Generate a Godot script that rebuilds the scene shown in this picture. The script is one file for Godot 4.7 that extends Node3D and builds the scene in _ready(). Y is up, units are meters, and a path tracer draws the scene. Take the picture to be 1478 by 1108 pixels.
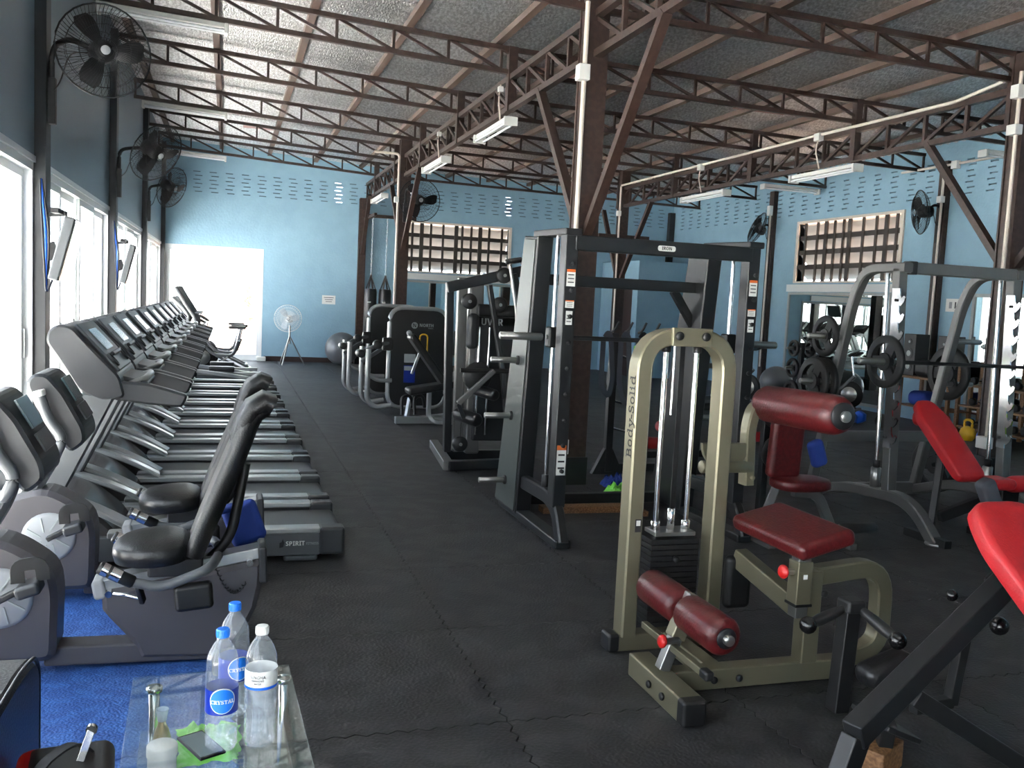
extends Node3D
# y up, metres; a depth d into the room is z = -d

var M := {}
var taken := {}
var rng := RandomNumberGenerator.new()
const XL := -1.40     # inner face of the window wall
const XR := 10.70     # inner face of the right wall
const DB := 21.20     # inner face of the back wall
const DF := -5.0      # inner face of the wall behind the camera

class MB:
	var v := PackedVector3Array()
	var n := PackedVector3Array()
	func tri(a: Vector3, b: Vector3, c: Vector3, na: Vector3, nb: Vector3, nc: Vector3) -> void:
		if (b - a).cross(c - a).dot(na + nb + nc) > 0.0:
			v.append_array([a, c, b]); n.append_array([na, nc, nb])
		else:
			v.append_array([a, b, c]); n.append_array([na, nb, nc])
	func quad(a: Vector3, b: Vector3, c: Vector3, d: Vector3, m: Vector3) -> void:
		tri(a, b, c, m, m, m); tri(a, c, d, m, m, m)
	func quads(a: Vector3, b: Vector3, c: Vector3, d: Vector3, na: Vector3, nb: Vector3, nc: Vector3, nd: Vector3) -> void:
		tri(a, b, c, na, nb, nc); tri(a, c, d, na, nc, nd)
	func box(c: Vector3, s: Vector3, B := Basis()) -> MB:
		var h := s * 0.5
		for ax in 3:
			for sg in [-1.0, 1.0]:
				var m := Vector3(); m[ax] = sg
				var u := Vector3(); u[(ax + 1) % 3] = h[(ax + 1) % 3]
				var w := Vector3(); w[(ax + 2) % 3] = h[(ax + 2) % 3]
				var o := m * h[ax]
				quad(c + B * (o - u - w), c + B * (o + u - w), c + B * (o + u + w), c + B * (o - u + w), B * m)
		return self
	func bx(x0: float, x1: float, y0: float, y1: float, d0: float, d1: float) -> MB:
		return box(Vector3((x0 + x1) / 2, (y0 + y1) / 2, -(d0 + d1) / 2), Vector3(absf(x1 - x0), absf(y1 - y0), absf(d1 - d0)))
	# chamfered box
	func cbox(c: Vector3, s: Vector3, ch := 0.004, B := Basis()) -> MB:
		return rbox(c, s, ch, B, 1)
	# box with rounded edges
	func rbox(c: Vector3, s: Vector3, r: float, B := Basis(), k := 3) -> MB:
		var h := s * 0.5
		r = minf(r, minf(h.x, minf(h.y, h.z)) * 0.999)
		for ax in 3:
			var a1 := (ax + 1) % 3
			var a2 := (ax + 2) % 3
			var l1 := _steps(h[a1], r, k)
			var l2 := _steps(h[a2], r, k)
			for sg in [-1.0, 1.0]:
				var P := []
				var N := []
				for i in l1.size():
					for j in l2.size():
						var p := Vector3(); p[ax] = sg * h[ax]; p[a1] = l1[i]; p[a2] = l2[j]
						var q := Vector3(clampf(p.x, -h.x + r, h.x - r), clampf(p.y, -h.y + r, h.y - r), clampf(p.z, -h.z + r, h.z - r))
						var m := (p - q).normalized()
						P.append(c + B * (q + m * r)); N.append(B * m)
				var w := l2.size()
				for i in l1.size() - 1:
					for j in w - 1:
						var a := i * w + j
						quads(P[a], P[a + 1], P[a + w + 1], P[a + w], N[a], N[a + 1], N[a + w + 1], N[a + w])
		return self
	func _steps(h: float, r: float, k: int) -> Array:
		var o := []
		for i in k: o.append(-h + r * (1.0 - tan((1.0 - float(i) / k) * PI / 4)))
		o.append(-h + r); o.append(h - r)
		for i in range(k - 1, -1, -1): o.append(h - r * (1.0 - tan((1.0 - float(i) / k) * PI / 4)))
		return o
	# straight rectangular member; w across, h along up
	func bar(a: Vector3, b: Vector3, w: float, h: float, up := Vector3.UP) -> MB:
		var f := (b - a)
		var L := f.length()
		f /= L
		if absf(f.dot(up)) > 0.98: up = Vector3.RIGHT
		var r := f.cross(up).normalized()
		var u := r.cross(f)
		return box((a + b) / 2, Vector3(w, h, L), Basis(r, u, -f))
	func cbar(a: Vector3, b: Vector3, w: float, h: float, ch := 0.006, up := Vector3.UP, k := 1) -> MB:
		var f := (b - a)
		var L := f.length()
		f /= L
		if absf(f.dot(up)) > 0.98: up = Vector3.RIGHT
		var r := f.cross(up).normalized()
		var u := r.cross(f)
		return rbox((a + b) / 2, Vector3(w, h, L), ch, Basis(r, u, -f), k)
	# sweep a closed 2D profile (x across, y up) along points
	func sweep(pts: Array, prof: Array, up := Vector3.UP, round := false, caps := true, closed := false, scales := []) -> MB:
		var m := pts.size()
		var pc := prof.size()
		var rings := []
		var nr := []
		for i in m:
			var t: Vector3
			if closed: t = (pts[(i + 1) % m] - pts[(i + m - 1) % m]).normalized()
			elif i == 0: t = (pts[1] - pts[0]).normalized()
			elif i == m - 1: t = (pts[m - 1] - pts[m - 2]).normalized()
			else: t = ((pts[i + 1] - pts[i]).normalized() + (pts[i] - pts[i - 1]).normalized()).normalized()
			var r := t.cross(up)
			if r.length() < 0.05: r = t.cross(Vector3.RIGHT if absf(t.x) < 0.8 else Vector3.BACK)
			r = r.normalized()
			var u := r.cross(t).normalized()
			var k := 1.0
			if not closed and i > 0 and i < m - 1:
				var c2: float = ((pts[i + 1] - pts[i]).normalized()).dot((pts[i] - pts[i - 1]).normalized())
				k = 1.0 / sqrt(maxf(0.25, (1.0 + c2) / 2.0))
			var sc: float = scales[i] if scales.size() else 1.0
			var ring := []
			var rn := []
			for j in pc:
				var q: Vector2 = prof[j]
				ring.append(pts[i] + (r * q.x + u * q.y) * sc)
				if round:
					var nn := q.normalized()
					rn.append(r * nn.x + u * nn.y)
				else:
					var q2: Vector2 = prof[(j + 1) % pc]
					var e := (q2 - q)
					var nn := Vector2(e.y, -e.x).normalized()
					if nn.dot((q + q2) / 2) < 0: nn = -nn
					rn.append(r * nn.x + u * nn.y)
			rings.append(ring); nr.append(rn)
		for i in (m if closed else m - 1):
			var A: Array = rings[i]
			var Bq: Array = rings[(i + 1) % m]
			var NA: Array = nr[i]
			var NB: Array = nr[(i + 1) % m]
			for j in pc:
				var j2 := (j + 1) % pc
				if round: quads(A[j], A[j2], Bq[j2], Bq[j], NA[j], NA[j2], NB[j2], NB[j])
				else: quads(A[j], A[j2], Bq[j2], Bq[j], NA[j], NA[j], NB[j], NB[j])
		if caps and not closed:
			for e in [0, m - 1]:
				var R: Array = rings[e]
				var t: Vector3 = (pts[0] - pts[1]).normalized() if e == 0 else (pts[m - 1] - pts[m - 2]).normalized()
				for j in range(1, pc - 1): tri(R[0], R[j], R[j + 1], t, t, t)
		return self
	func tube(pts: Array, r: float, k := 10, closed := false, scales := []) -> MB:
		var p := []
		for i in k: p.append(Vector2(cos(TAU * i / k), sin(TAU * i / k)) * r)
		return sweep(pts, p, Vector3(0.0123, 0.999, 0.021).normalized(), true, true, closed, scales)
	# rectangular steel tube with softened edges along a path
	func rect(pts: Array, w: float, h: float, up := Vector3.UP, c := 0.008) -> MB:
		var a := w / 2
		var b := h / 2
		return sweep(pts, [Vector2(-a + c, -b), Vector2(a - c, -b), Vector2(a, -b + c), Vector2(a, b - c), Vector2(a - c, b), Vector2(-a + c, b), Vector2(-a, b - c), Vector2(-a, -b + c)], up)
	# lathe: profile of (radius, height) round local Y of X
	func lathe(prof: Array, X := Transform3D(), k := 20, sharp := 0.6) -> MB:
		var m := prof.size()
		for i in m - 1:
			var p: Vector2 = prof[i]
			var q: Vector2 = prof[i + 1]
			if (q - p).length() < 1e-6: continue
			var ns := Vector2(q.y - p.y, p.x - q.x).normalized()
			var n0 := ns
			var n1 := ns
			if i > 0:
				var o: Vector2 = prof[i - 1]
				var nn := Vector2(p.y - o.y, o.x - p.x).normalized()
				if nn.dot(ns) > sharp: n0 = (ns + nn).normalized()
			if i < m - 2:
				var o: Vector2 = prof[i + 2]
				var nn := Vector2(o.y - q.y, q.x - o.x).normalized()
				if nn.dot(ns) > sharp: n1 = (ns + nn).normalized()
			for j in k:
				var c0 := cos(TAU * j / k); var s0 := sin(TAU * j / k)
				var c1 := cos(TAU * (j + 1) / k); var s1 := sin(TAU * (j + 1) / k)
				var a := X * Vector3(p.x * c0, p.y, p.x * s0)
				var b := X * Vector3(p.x * c1, p.y, p.x * s1)
				var c := X * Vector3(q.x * c1, q.y, q.x * s1)
				var d := X * Vector3(q.x * c0, q.y, q.x * s0)
				var na := X.basis * Vector3(n0.x * c0, n0.y, n0.x * s0)
				var nb := X.basis * Vector3(n0.x * c1, n0.y, n0.x * s1)
				var nc := X.basis * Vector3(n1.x * c1, n1.y, n1.x * s1)
				var nd := X.basis * Vector3(n1.x * c0, n1.y, n1.x * s0)
				if q.x > 1e-5: tri(a, c, d, na, nc, nd)
				if p.x > 1e-5: tri(a, b, c, na, nb, nc)
		return self
	func cyl(a: Vector3, b: Vector3, r: float, k := 16, ch := 0.0, r2 := -1.0) -> MB:
		var L := a.distance_to(b)
		if r2 < 0: r2 = r
		var pr := [Vector2(0, 0), Vector2(r - ch, 0), Vector2(r, ch), Vector2(r2, L - ch), Vector2(r2 - ch, L), Vector2(0, L)]
		if ch <= 0.0: pr = [Vector2(0, 0), Vector2(r, 0), Vector2(r2, L), Vector2(0, L)]
		return lathe(pr, MB.along(a, b), k)
	static func along(a: Vector3, b: Vector3) -> Transform3D:
		var y := (b - a).normalized()
		var x := y.cross(Vector3.BACK if absf(y.z) < 0.9 else Vector3.RIGHT).normalized()
		return Transform3D(Basis(x, y, x.cross(y)), a)
	func sphere(c: Vector3, r: float, k := 18, sq := 1.0) -> MB:
		var p := []
		var q := maxi(6, k / 2)
		for i in q + 1:
			var a := -PI / 2 + PI * i / q
			p.append(Vector2(maxf(0.0, cos(a)) * r, sin(a) * r * sq))
		return lathe(p, Transform3D(Basis(), c), k, 0.2)
	# extrude a polygon (x, y) from z0 to z1 in frame X; b = chamfer
	func ext(poly: Array, z0: float, z1: float, X := Transform3D(), b := 0.0) -> MB:
		var P := PackedVector2Array(poly)
		if Geometry2D.is_polygon_clockwise(P): P.reverse()
		var k := P.size()
		var ins := PackedVector2Array()
		for i in k:
			var e0 := (P[i] - P[(i + k - 1) % k]).normalized()
			var e1 := (P[(i + 1) % k] - P[i]).normalized()
			var m := Vector2(-e0.y - e1.y, e0.x + e1.x)
			m = m.normalized() / maxf(0.5, sqrt(maxf(0.0, (1 + e0.dot(e1)) / 2)))
			ins.append(P[i] + m * b)
		var idx := Geometry2D.triangulate_polygon(ins if b > 0 else P)
		var F := ins if b > 0 else P
		for s in [[z0, -1.0], [z1, 1.0]]:
			var m := X.basis * Vector3(0, 0, s[1] * signf(z1 - z0))
			for i in range(0, idx.size(), 3):
				var t := []
				for q in 3: t.append(X * Vector3(F[idx[i + q]].x, F[idx[i + q]].y, s[0]))
				tri(t[0], t[1], t[2], m, m, m)
		var dz := b * signf(z1 - z0)
		for i in k:
			var j := (i + 1) % k
			var e := (P[j] - P[i]).normalized()
			var m2 := Vector3(e.y, -e.x, 0)
			var m := X.basis * m2
			quad(X * Vector3(P[i].x, P[i].y, z0 + dz), X * Vector3(P[j].x, P[j].y, z0 + dz), X * Vector3(P[j].x, P[j].y, z1 - dz), X * Vector3(P[i].x, P[i].y, z1 - dz), m)
			if b > 0:
				for s in [[z0, dz, -1.0], [z1, -dz, 1.0]]:
					var nb := X.basis * (m2 + Vector3(0, 0, s[2] * signf(z1 - z0))).normalized()
					quad(X * Vector3(P[i].x, P[i].y, s[0] + s[1]), X * Vector3(P[j].x, P[j].y, s[0] + s[1]), X * Vector3(F[j].x, F[j].y, s[0]), X * Vector3(F[i].x, F[i].y, s[0]), nb)
		return self
	func mesh() -> ArrayMesh:
		var a := []
		a.resize(Mesh.ARRAY_MAX)
		a[Mesh.ARRAY_VERTEX] = v
		a[Mesh.ARRAY_NORMAL] = n
		var am := ArrayMesh.new()
		am.add_surface_from_arrays(Mesh.PRIMITIVE_TRIANGLES, a)
		return am

func W(x: float, y: float, d: float) -> Vector3: return Vector3(x, y, -d)

# round the inner corners of a polyline
func rnd(pts: Array, r: float, k := 5) -> Array:
	var o := [pts[0]]
	for i in range(1, pts.size() - 1):
		var a: Vector3 = pts[i - 1]
		var p: Vector3 = pts[i]
		var b: Vector3 = pts[i + 1]
		var u := (a - p)
		var w := (b - p)
		var rr := minf(r, minf(u.length(), w.length()) * 0.48)
		var s := p + u.normalized() * rr
		var e := p + w.normalized() * rr
		for j in k + 1:
			var t := float(j) / k
			o.append(s.lerp(p, t).lerp(p.lerp(e, t), t))
	o.append(pts[pts.size() - 1])
	return o

func arc2(c: Vector2, r: float, a0: float, a1: float, k := 8) -> Array:
	var o := []
	for i in k + 1:
		var a := deg_to_rad(lerpf(a0, a1, float(i) / k))
		o.append(c + Vector2(cos(a), sin(a)) * r)
	return o

# round the corners of a 2D outline
func rnd2(pts: Array, r: float, k := 4) -> Array:
	var o := []
	var m := pts.size()
	for i in m:
		var a: Vector2 = pts[(i + m - 1) % m]
		var p: Vector2 = pts[i]
		var b: Vector2 = pts[(i + 1) % m]
		var rr := minf(r, minf((a - p).length(), (b - p).length()) * 0.48)
		var s := p + (a - p).normalized() * rr
		var e := p + (b - p).normalized() * rr
		for j in k + 1:
			var t := float(j) / k
			o.append(s.lerp(p, t).lerp(p.lerp(e, t), t))
	return o

func numbered(called: String) -> String:
	var k: int = taken.get(called, 0)
	taken[called] = k + 1
	return called if k == 0 else "%s_%03d" % [called, k]

func part(called: String, mb: MB, mat: Material, parent: Node = self, label := "") -> MeshInstance3D:
	var o := MeshInstance3D.new()
	o.name = numbered(called) if parent == self else called
	o.mesh = mb.mesh()
	o.material_override = mat
	parent.add_child(o, true)
	if label: o.set_meta("label", label)
	return o

func same(called: String, mesh: Mesh, mat: Material, parent: Node, at := Transform3D()) -> MeshInstance3D:
	var o := MeshInstance3D.new()
	o.name = numbered(called) if parent == self else called
	o.mesh = mesh
	o.material_override = mat
	o.transform = at
	parent.add_child(o, true)
	return o

func thing(called: String, label: String, category: String, at := Vector3.ZERO, turn := 0.0, group := "") -> Node3D:
	var o := Node3D.new()
	o.name = numbered(called)
	add_child(o)
	o.position = at
	o.rotation.y = turn
	o.set_meta("label", label)
	o.set_meta("category", category)
	if group: o.set_meta("group", group)
	return o

func tag(o: Node, label: String, category: String, group := "") -> Node:
	o.set_meta("label", label)
	o.set_meta("category", category)
	if group: o.set_meta("group", group)
	return o

func struct(called: String, label: String, mb: MB = null, mat: Material = null) -> Node3D:
	var o: Node3D
	if mb: o = part(called, mb, mat, self)
	else:
		o = Node3D.new()
		o.name = numbered(called)
		add_child(o)
	o.set_meta("kind", "structure")
	if label: o.set_meta("label", label)
	return o

func copy(o: Node3D, label: String, at: Vector3, turn := 0.0) -> Node3D:
	var c: Node3D = o.duplicate()
	var base := String(o.name)
	if base.length() > 4 and base[-4] == "_" and base.right(3).is_valid_int(): base = base.left(-4)
	c.name = numbered(base)
	add_child(c)
	c.position = at
	c.rotation.y = turn
	c.set_meta("label", label)
	return c

func words(text: String, size: float, mat: Material, parent: Node, X: Transform3D, font := "Droid Sans", bold := false, italic := false, called := "lettering") -> MeshInstance3D:
	var t := TextMesh.new()
	var f := SystemFont.new()
	f.font_names = PackedStringArray([font])
	if bold: f.font_weight = 700
	f.font_italic = italic
	t.font = f
	t.text = text
	t.font_size = 48
	t.pixel_size = size / 48.0
	t.depth = 0.0015
	t.curve_step = 2.0
	var o := MeshInstance3D.new()
	o.name = called
	o.mesh = t
	o.material_override = mat
	o.transform = X
	parent.add_child(o, true)
	return o

func mat(called: String, col: Color, rough := 0.5, metal := 0.0) -> StandardMaterial3D:
	var m := StandardMaterial3D.new()
	m.albedo_color = col
	m.roughness = rough
	m.metallic = metal
	M[called] = m
	return m

func noise_image(freq: float, octaves: int, sd: int, size := 512, kind := FastNoiseLite.TYPE_SIMPLEX_SMOOTH) -> Image:
	var f := FastNoiseLite.new()
	f.seed = sd
	f.noise_type = kind
	f.frequency = freq
	f.fractal_octaves = octaves
	var im := f.get_seamless_image(size, size)
	return im

# colour texture that runs from a to b with noise
func toned(freq: float, octaves: int, sd: int, a: Color, b: Color, lo := 0.25, hi := 0.75, size := 512) -> ImageTexture:
	var im := noise_image(freq, octaves, sd, size)
	im.convert(Image.FORMAT_RGB8)
	for y in size:
		for x in size:
			var t := smoothstep(lo, hi, im.get_pixel(x, y).r)
			im.set_pixel(x, y, a.lerp(b, t))
	im.generate_mipmaps()
	return ImageTexture.create_from_image(im)

func bumps(freq: float, octaves: int, sd: int, strength: float, size := 512) -> ImageTexture:
	var im := noise_image(freq, octaves, sd, size)
	im.convert(Image.FORMAT_RGBA8)
	im.bump_map_to_normal_map(strength)
	im.generate_mipmaps()
	return ImageTexture.create_from_image(im)

func tri_planar(m: StandardMaterial3D, scale: float) -> void:
	m.uv1_triplanar = true
	m.uv1_world_triplanar = true
	m.uv1_scale = Vector3.ONE * scale

func grain(m: StandardMaterial3D, tex: Texture2D, scale: float, normal: Texture2D = null, ns := 1.0) -> void:
	if tex: m.albedo_texture = tex
	if normal:
		m.normal_enabled = true
		m.normal_texture = normal
		m.normal_scale = ns
	tri_planar(m, scale)

func _ready() -> void:
	rng.seed = 7
	# ---------- camera ----------
	var cam := Camera3D.new()
	cam.name = "camera"
	var yaw := deg_to_rad(17.4)
	var pit := deg_to_rad(-5.16)
	var rol := deg_to_rad(-2.8)
	var fwd := Vector3(sin(yaw) * cos(pit), sin(pit), -cos(yaw) * cos(pit))
	var right := Vector3(cos(yaw), 0, sin(yaw))
	var down := -right.cross(fwd)
	var r2 := right * cos(rol) + down * sin(rol)
	var d2 := -right * sin(rol) + down * cos(rol)
	cam.transform = Transform3D(Basis(r2, -d2, -fwd), Vector3(0, 1.6, 0))
	cam.fov = rad_to_deg(2.0 * atan(554.0 / 1320.0))
	cam.near = 0.05
	cam.far = 400
	add_child(cam)
	cam.current = true
	# ---------- sky, sun, exposure ----------
	var env := Environment.new()
	env.background_mode = Environment.BG_SKY
	var sky := Sky.new()
	var sm := ProceduralSkyMaterial.new()
	sm.sky_top_color = Color(0.90, 0.95, 1.0)
	sm.sky_horizon_color = Color(0.96, 0.98, 1.0)
	sm.ground_bottom_color = Color(0.6, 0.6, 0.58)
	sm.ground_horizon_color = Color(0.9, 0.92, 0.93)
	sm.energy_multiplier = 4.6
	sky.sky_material = sm
	env.sky = sky
	env.tonemap_mode = Environment.TONE_MAPPER_LINEAR
	env.tonemap_exposure = 2.2
	env.sdfgi_enabled = true
	env.ssao_enabled = true
	env.ssil_enabled = true
	var we := WorldEnvironment.new()
	we.name = "world"
	we.environment = env
	add_child(we)
	var sun := DirectionalLight3D.new()
	sun.name = "sun"
	sun.light_energy = 24.0
	sun.light_color = Color(1.0, 0.985, 0.96)
	sun.light_angular_distance = 0.5
	sun.shadow_enabled = true
	sun.basis = Basis.looking_at(Vector3(0.12, -0.85, -0.5))
	add_child(sun)
	make_materials()
	build_shell()
	build_roof()
	build_fittings()
	build_treadmills()
	build_bikes()
	build_left_corner()
	build_far_left()
	build_machines()
	build_smith()
	build_back_trainer()
	build_right_side()
	build_outside()

func make_materials() -> void:
	var m: StandardMaterial3D
	var fine := bumps(0.08, 3, 3, 4.0)
	M.fine = fine
	m = mat("rubber", Color(0.185, 0.185, 0.19), 0.58)
	grain(m, toned(0.015, 5, 11, Color(0.72, 0.72, 0.74), Color(1.0, 1.0, 1.0), 0.35, 0.7), 0.45, bumps(0.22, 2, 4, 6.0), 0.1)
	m = mat("rubber2", Color(0.172, 0.172, 0.177), 0.56)
	grain(m, toned(0.015, 5, 12, Color(0.76, 0.76, 0.78), Color(1.0, 1.0, 1.0), 0.35, 0.7), 0.5, bumps(0.22, 2, 4, 6.0), 0.1)
	m = mat("blue_mat", Color(0.20, 0.37, 0.64), 0.6)
	grain(m, toned(0.03, 4, 13, Color(0.82, 0.84, 0.88), Color(1.0, 1.0, 1.0), 0.35, 0.7), 0.6, bumps(0.22, 2, 5, 6.0), 0.25)
	mat("joint", Color(0.05, 0.05, 0.055), 0.9)
	m = mat("wall", Color(0.53, 0.665, 0.74), 0.75)
	grain(m, toned(0.012, 4, 21, Color(0.98, 0.98, 0.985), Color(1, 1, 1), 0.3, 0.7), 0.35, fine, 0.1)
	m = mat("panel", Color(0.42, 0.50, 0.55), 0.35)
	m = mat("foil", Color(0.95, 0.95, 0.95), 0.37, 0.9)
	grain(m, toned(0.05, 4, 31, Color(0.80, 0.795, 0.79), Color(1, 1, 1), 0.3, 0.7), 0.8, bumps(0.09, 3, 32, 10.0), 0.5)
	m = mat("brown", Color(0.235, 0.17, 0.15), 0.45)
	grain(m, toned(0.03, 4, 41, Color(0.82, 0.80, 0.78), Color(1, 1, 1), 0.3, 0.7), 0.9)
	m = mat("purlin", Color(0.34, 0.27, 0.235), 0.55)
	mat("white", Color(0.88, 0.88, 0.86), 0.4)
	mat("alu_white", Color(0.90, 0.91, 0.91), 0.35)
	mat("pvc", Color(0.83, 0.79, 0.74), 0.45)
	mat("tube_white", Color(0.93, 0.94, 0.95), 0.2)
	m = mat("glass", Color(0.92, 0.97, 0.97, 0.08), 0.02)
	m.transparency = BaseMaterial3D.TRANSPARENCY_ALPHA
	mat("mirror", Color(0.86, 0.89, 0.88), 0.01, 1.0)
	mat("black", Color(0.08, 0.08, 0.085), 0.45)
	mat("black_gloss", Color(0.07, 0.07, 0.075), 0.2)
	m = mat("vinyl", Color(0.09, 0.09, 0.095), 0.38)
	grain(m, null, 2.0, fine, 0.25)
	m = mat("red_vinyl", Color(0.32, 0.075, 0.085), 0.36)
	grain(m, toned(0.03, 4, 51, Color(0.85, 0.82, 0.82), Color(1, 1, 1), 0.3, 0.7), 1.6, fine, 0.25)
	m = mat("bright_red", Color(0.64, 0.105, 0.13), 0.42)
	grain(m, null, 2.0, fine, 0.25)
	m = mat("champagne", Color(0.50, 0.48, 0.40), 0.36, 0.6)
	m = mat("silver", Color(0.40, 0.40, 0.395), 0.38, 0.5)
	mat("chrome", Color(0.86, 0.86, 0.86), 0.12, 1.0)
	mat("steel", Color(0.62, 0.62, 0.61), 0.28, 0.9)
	mat("dark_steel", Color(0.14, 0.145, 0.155), 0.4, 0.3)
	mat("iron", Color(0.085, 0.085, 0.09), 0.5, 0.2)
	mat("smith_black", Color(0.085, 0.09, 0.098), 0.4)
	mat("smith_panel", Color(0.25, 0.275, 0.265), 0.4, 0.2)
	m = mat("shroud", Color(0.29, 0.28, 0.295), 0.45)
	mat("rail_silver", Color(0.62, 0.63, 0.63), 0.3, 0.6)
	mat("tm_grey", Color(0.32, 0.33, 0.34), 0.4)
	mat("tm_dark", Color(0.185, 0.19, 0.20), 0.38)
	mat("tm_hood", Color(0.26, 0.25, 0.25), 0.25)
	mat("belt", Color(0.12, 0.12, 0.125), 0.32)
	mat("screen", Color(0.30, 0.36, 0.37), 0.15)
	mat("grey_plastic", Color(0.55, 0.56, 0.57), 0.45)
	m = mat("wood", Color(0.52, 0.38, 0.25), 0.6)
	grain(m, toned(0.05, 4, 61, Color(0.75, 0.70, 0.65), Color(1, 1, 1), 0.3, 0.7), 2.0)
	mat("blue_cloth", Color(0.08, 0.20, 0.50), 0.8)
	mat("green_cloth", Color(0.46, 0.80, 0.30), 0.8)
	mat("lime", Color(0.62, 0.80, 0.25), 0.8)
	mat("orange_cloth", Color(0.62, 0.38, 0.20), 0.8)
	mat("grey_cloth", Color(0.28, 0.29, 0.32), 0.85)
	mat("grey_ball", Color(0.36, 0.37, 0.38), 0.32)
	mat("yellow", Color(0.85, 0.66, 0.10), 0.4)
	mat("blue_plastic", Color(0.05, 0.35, 0.80), 0.35)
	mat("blue_label", Color(0.04, 0.16, 0.55), 0.35)
	mat("light_blue", Color(0.10, 0.45, 0.85), 0.35)
	mat("gold", Color(0.62, 0.52, 0.25), 0.3, 0.7)
	mat("paper", Color(0.86, 0.86, 0.84), 0.7)
	mat("ink", Color(0.12, 0.12, 0.13), 0.6)
	mat("orange", Color(0.80, 0.38, 0.12), 0.6)
	mat("red_plastic", Color(0.72, 0.10, 0.10), 0.35)
	mat("maroon", Color(0.22, 0.16, 0.15), 0.6)
	mat("pink_foam", Color(0.66, 0.53, 0.50), 0.7)
	mat("shop_grey", Color(0.60, 0.62, 0.62), 0.5)
	m = mat("pet", Color(0.93, 0.97, 1.0, 0.07), 0.04)
	m.transparency = BaseMaterial3D.TRANSPARENCY_ALPHA
	m = mat("water", Color(0.85, 0.92, 1.0, 0.07), 0.02)
	m.transparency = BaseMaterial3D.TRANSPARENCY_ALPHA
	m = mat("table_glass", Color(0.70, 0.85, 0.80, 0.04), 0.02)
	m.transparency = BaseMaterial3D.TRANSPARENCY_ALPHA
	m = mat("film", Color(0.85, 0.90, 0.95, 0.55), 0.3)
	m.transparency = BaseMaterial3D.TRANSPARENCY_ALPHA
	m = mat("fan_wire", Color(0.13, 0.14, 0.15), 0.45, 0.4)
	m = mat("concrete", Color(0.82, 0.82, 0.81), 0.85)
	m = mat("earth", Color(0.56, 0.46, 0.39), 0.9)
	m = mat("leaf", Color(0.42, 0.62, 0.16), 0.6)
	m.backlight_enabled = true
	m.backlight = Color(0.3, 0.45, 0.1)
	mat("slat", Color(0.74, 0.74, 0.73), 0.5)
	mat("vent", Color(0.33, 0.40, 0.44), 0.8)
	mat("bar_dark", Color(0.23, 0.21, 0.20), 0.5)
	mat("far_wall", Color(0.85, 0.86, 0.86), 0.8)
	mat("far_blue", Color(0.30, 0.45, 0.70), 0.7)
	mat("far_grey", Color(0.5, 0.52, 0.54), 0.7)

# a rubber tile w x l with zigzag interlocking edges; its top lies at y 0
func tile_mesh(w: float, l: float, zl: bool, zr: bool, zn: bool, zf: bool) -> ArrayMesh:
	var P := PackedVector2Array()
	var T := 13
	var g := func(i: int) -> float: return 0.0 if (i == 0 or i == 2 * T) else (0.010 if i % 2 == 1 else -0.010)
	for i in 2 * T: P.append(Vector2(w * i / (2 * T), g.call(i) if zn else 0.0))
	for i in 2 * T: P.append(Vector2(w + (g.call(i) if zr else 0.0), l * i / (2 * T)))
	for i in 2 * T: P.append(Vector2(w - w * i / (2 * T), l + (g.call(2 * T - i) if zf else 0.0)))
	for i in 2 * T: P.append(Vector2(g.call(2 * T - i) if zl else 0.0, l - l * i / (2 * T)))
	var k := P.size()
	var I := PackedVector2Array()
	var b := 0.0035
	for i in k:
		var e0 := (P[i] - P[(i + k - 1) % k]).normalized()
		var e1 := (P[(i + 1) % k] - P[i]).normalized()
		I.append(P[i] + Vector2(-e0.y - e1.y, e0.x + e1.x).normalized() * b)
	var mb := MB.new()
	var idx := Geometry2D.triangulate_polygon(I)
	for i in range(0, idx.size(), 3):
		var t := []
		for q in 3: t.append(Vector3(I[idx[i + q]].x, 0, -I[idx[i + q]].y))
		mb.tri(t[0], t[1], t[2], Vector3.UP, Vector3.UP, Vector3.UP)
	for i in k:
		var j := (i + 1) % k
		var e := (P[j] - P[i]).normalized()
		var m := Vector3(e.y, 0.0, e.x)
		mb.quad(Vector3(I[i].x, -0.012, -I[i].y), Vector3(I[j].x, -0.012, -I[j].y), Vector3(I[j].x, 0, -I[j].y), Vector3(I[i].x, 0, -I[i].y), m)
	return mb.mesh()

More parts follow.
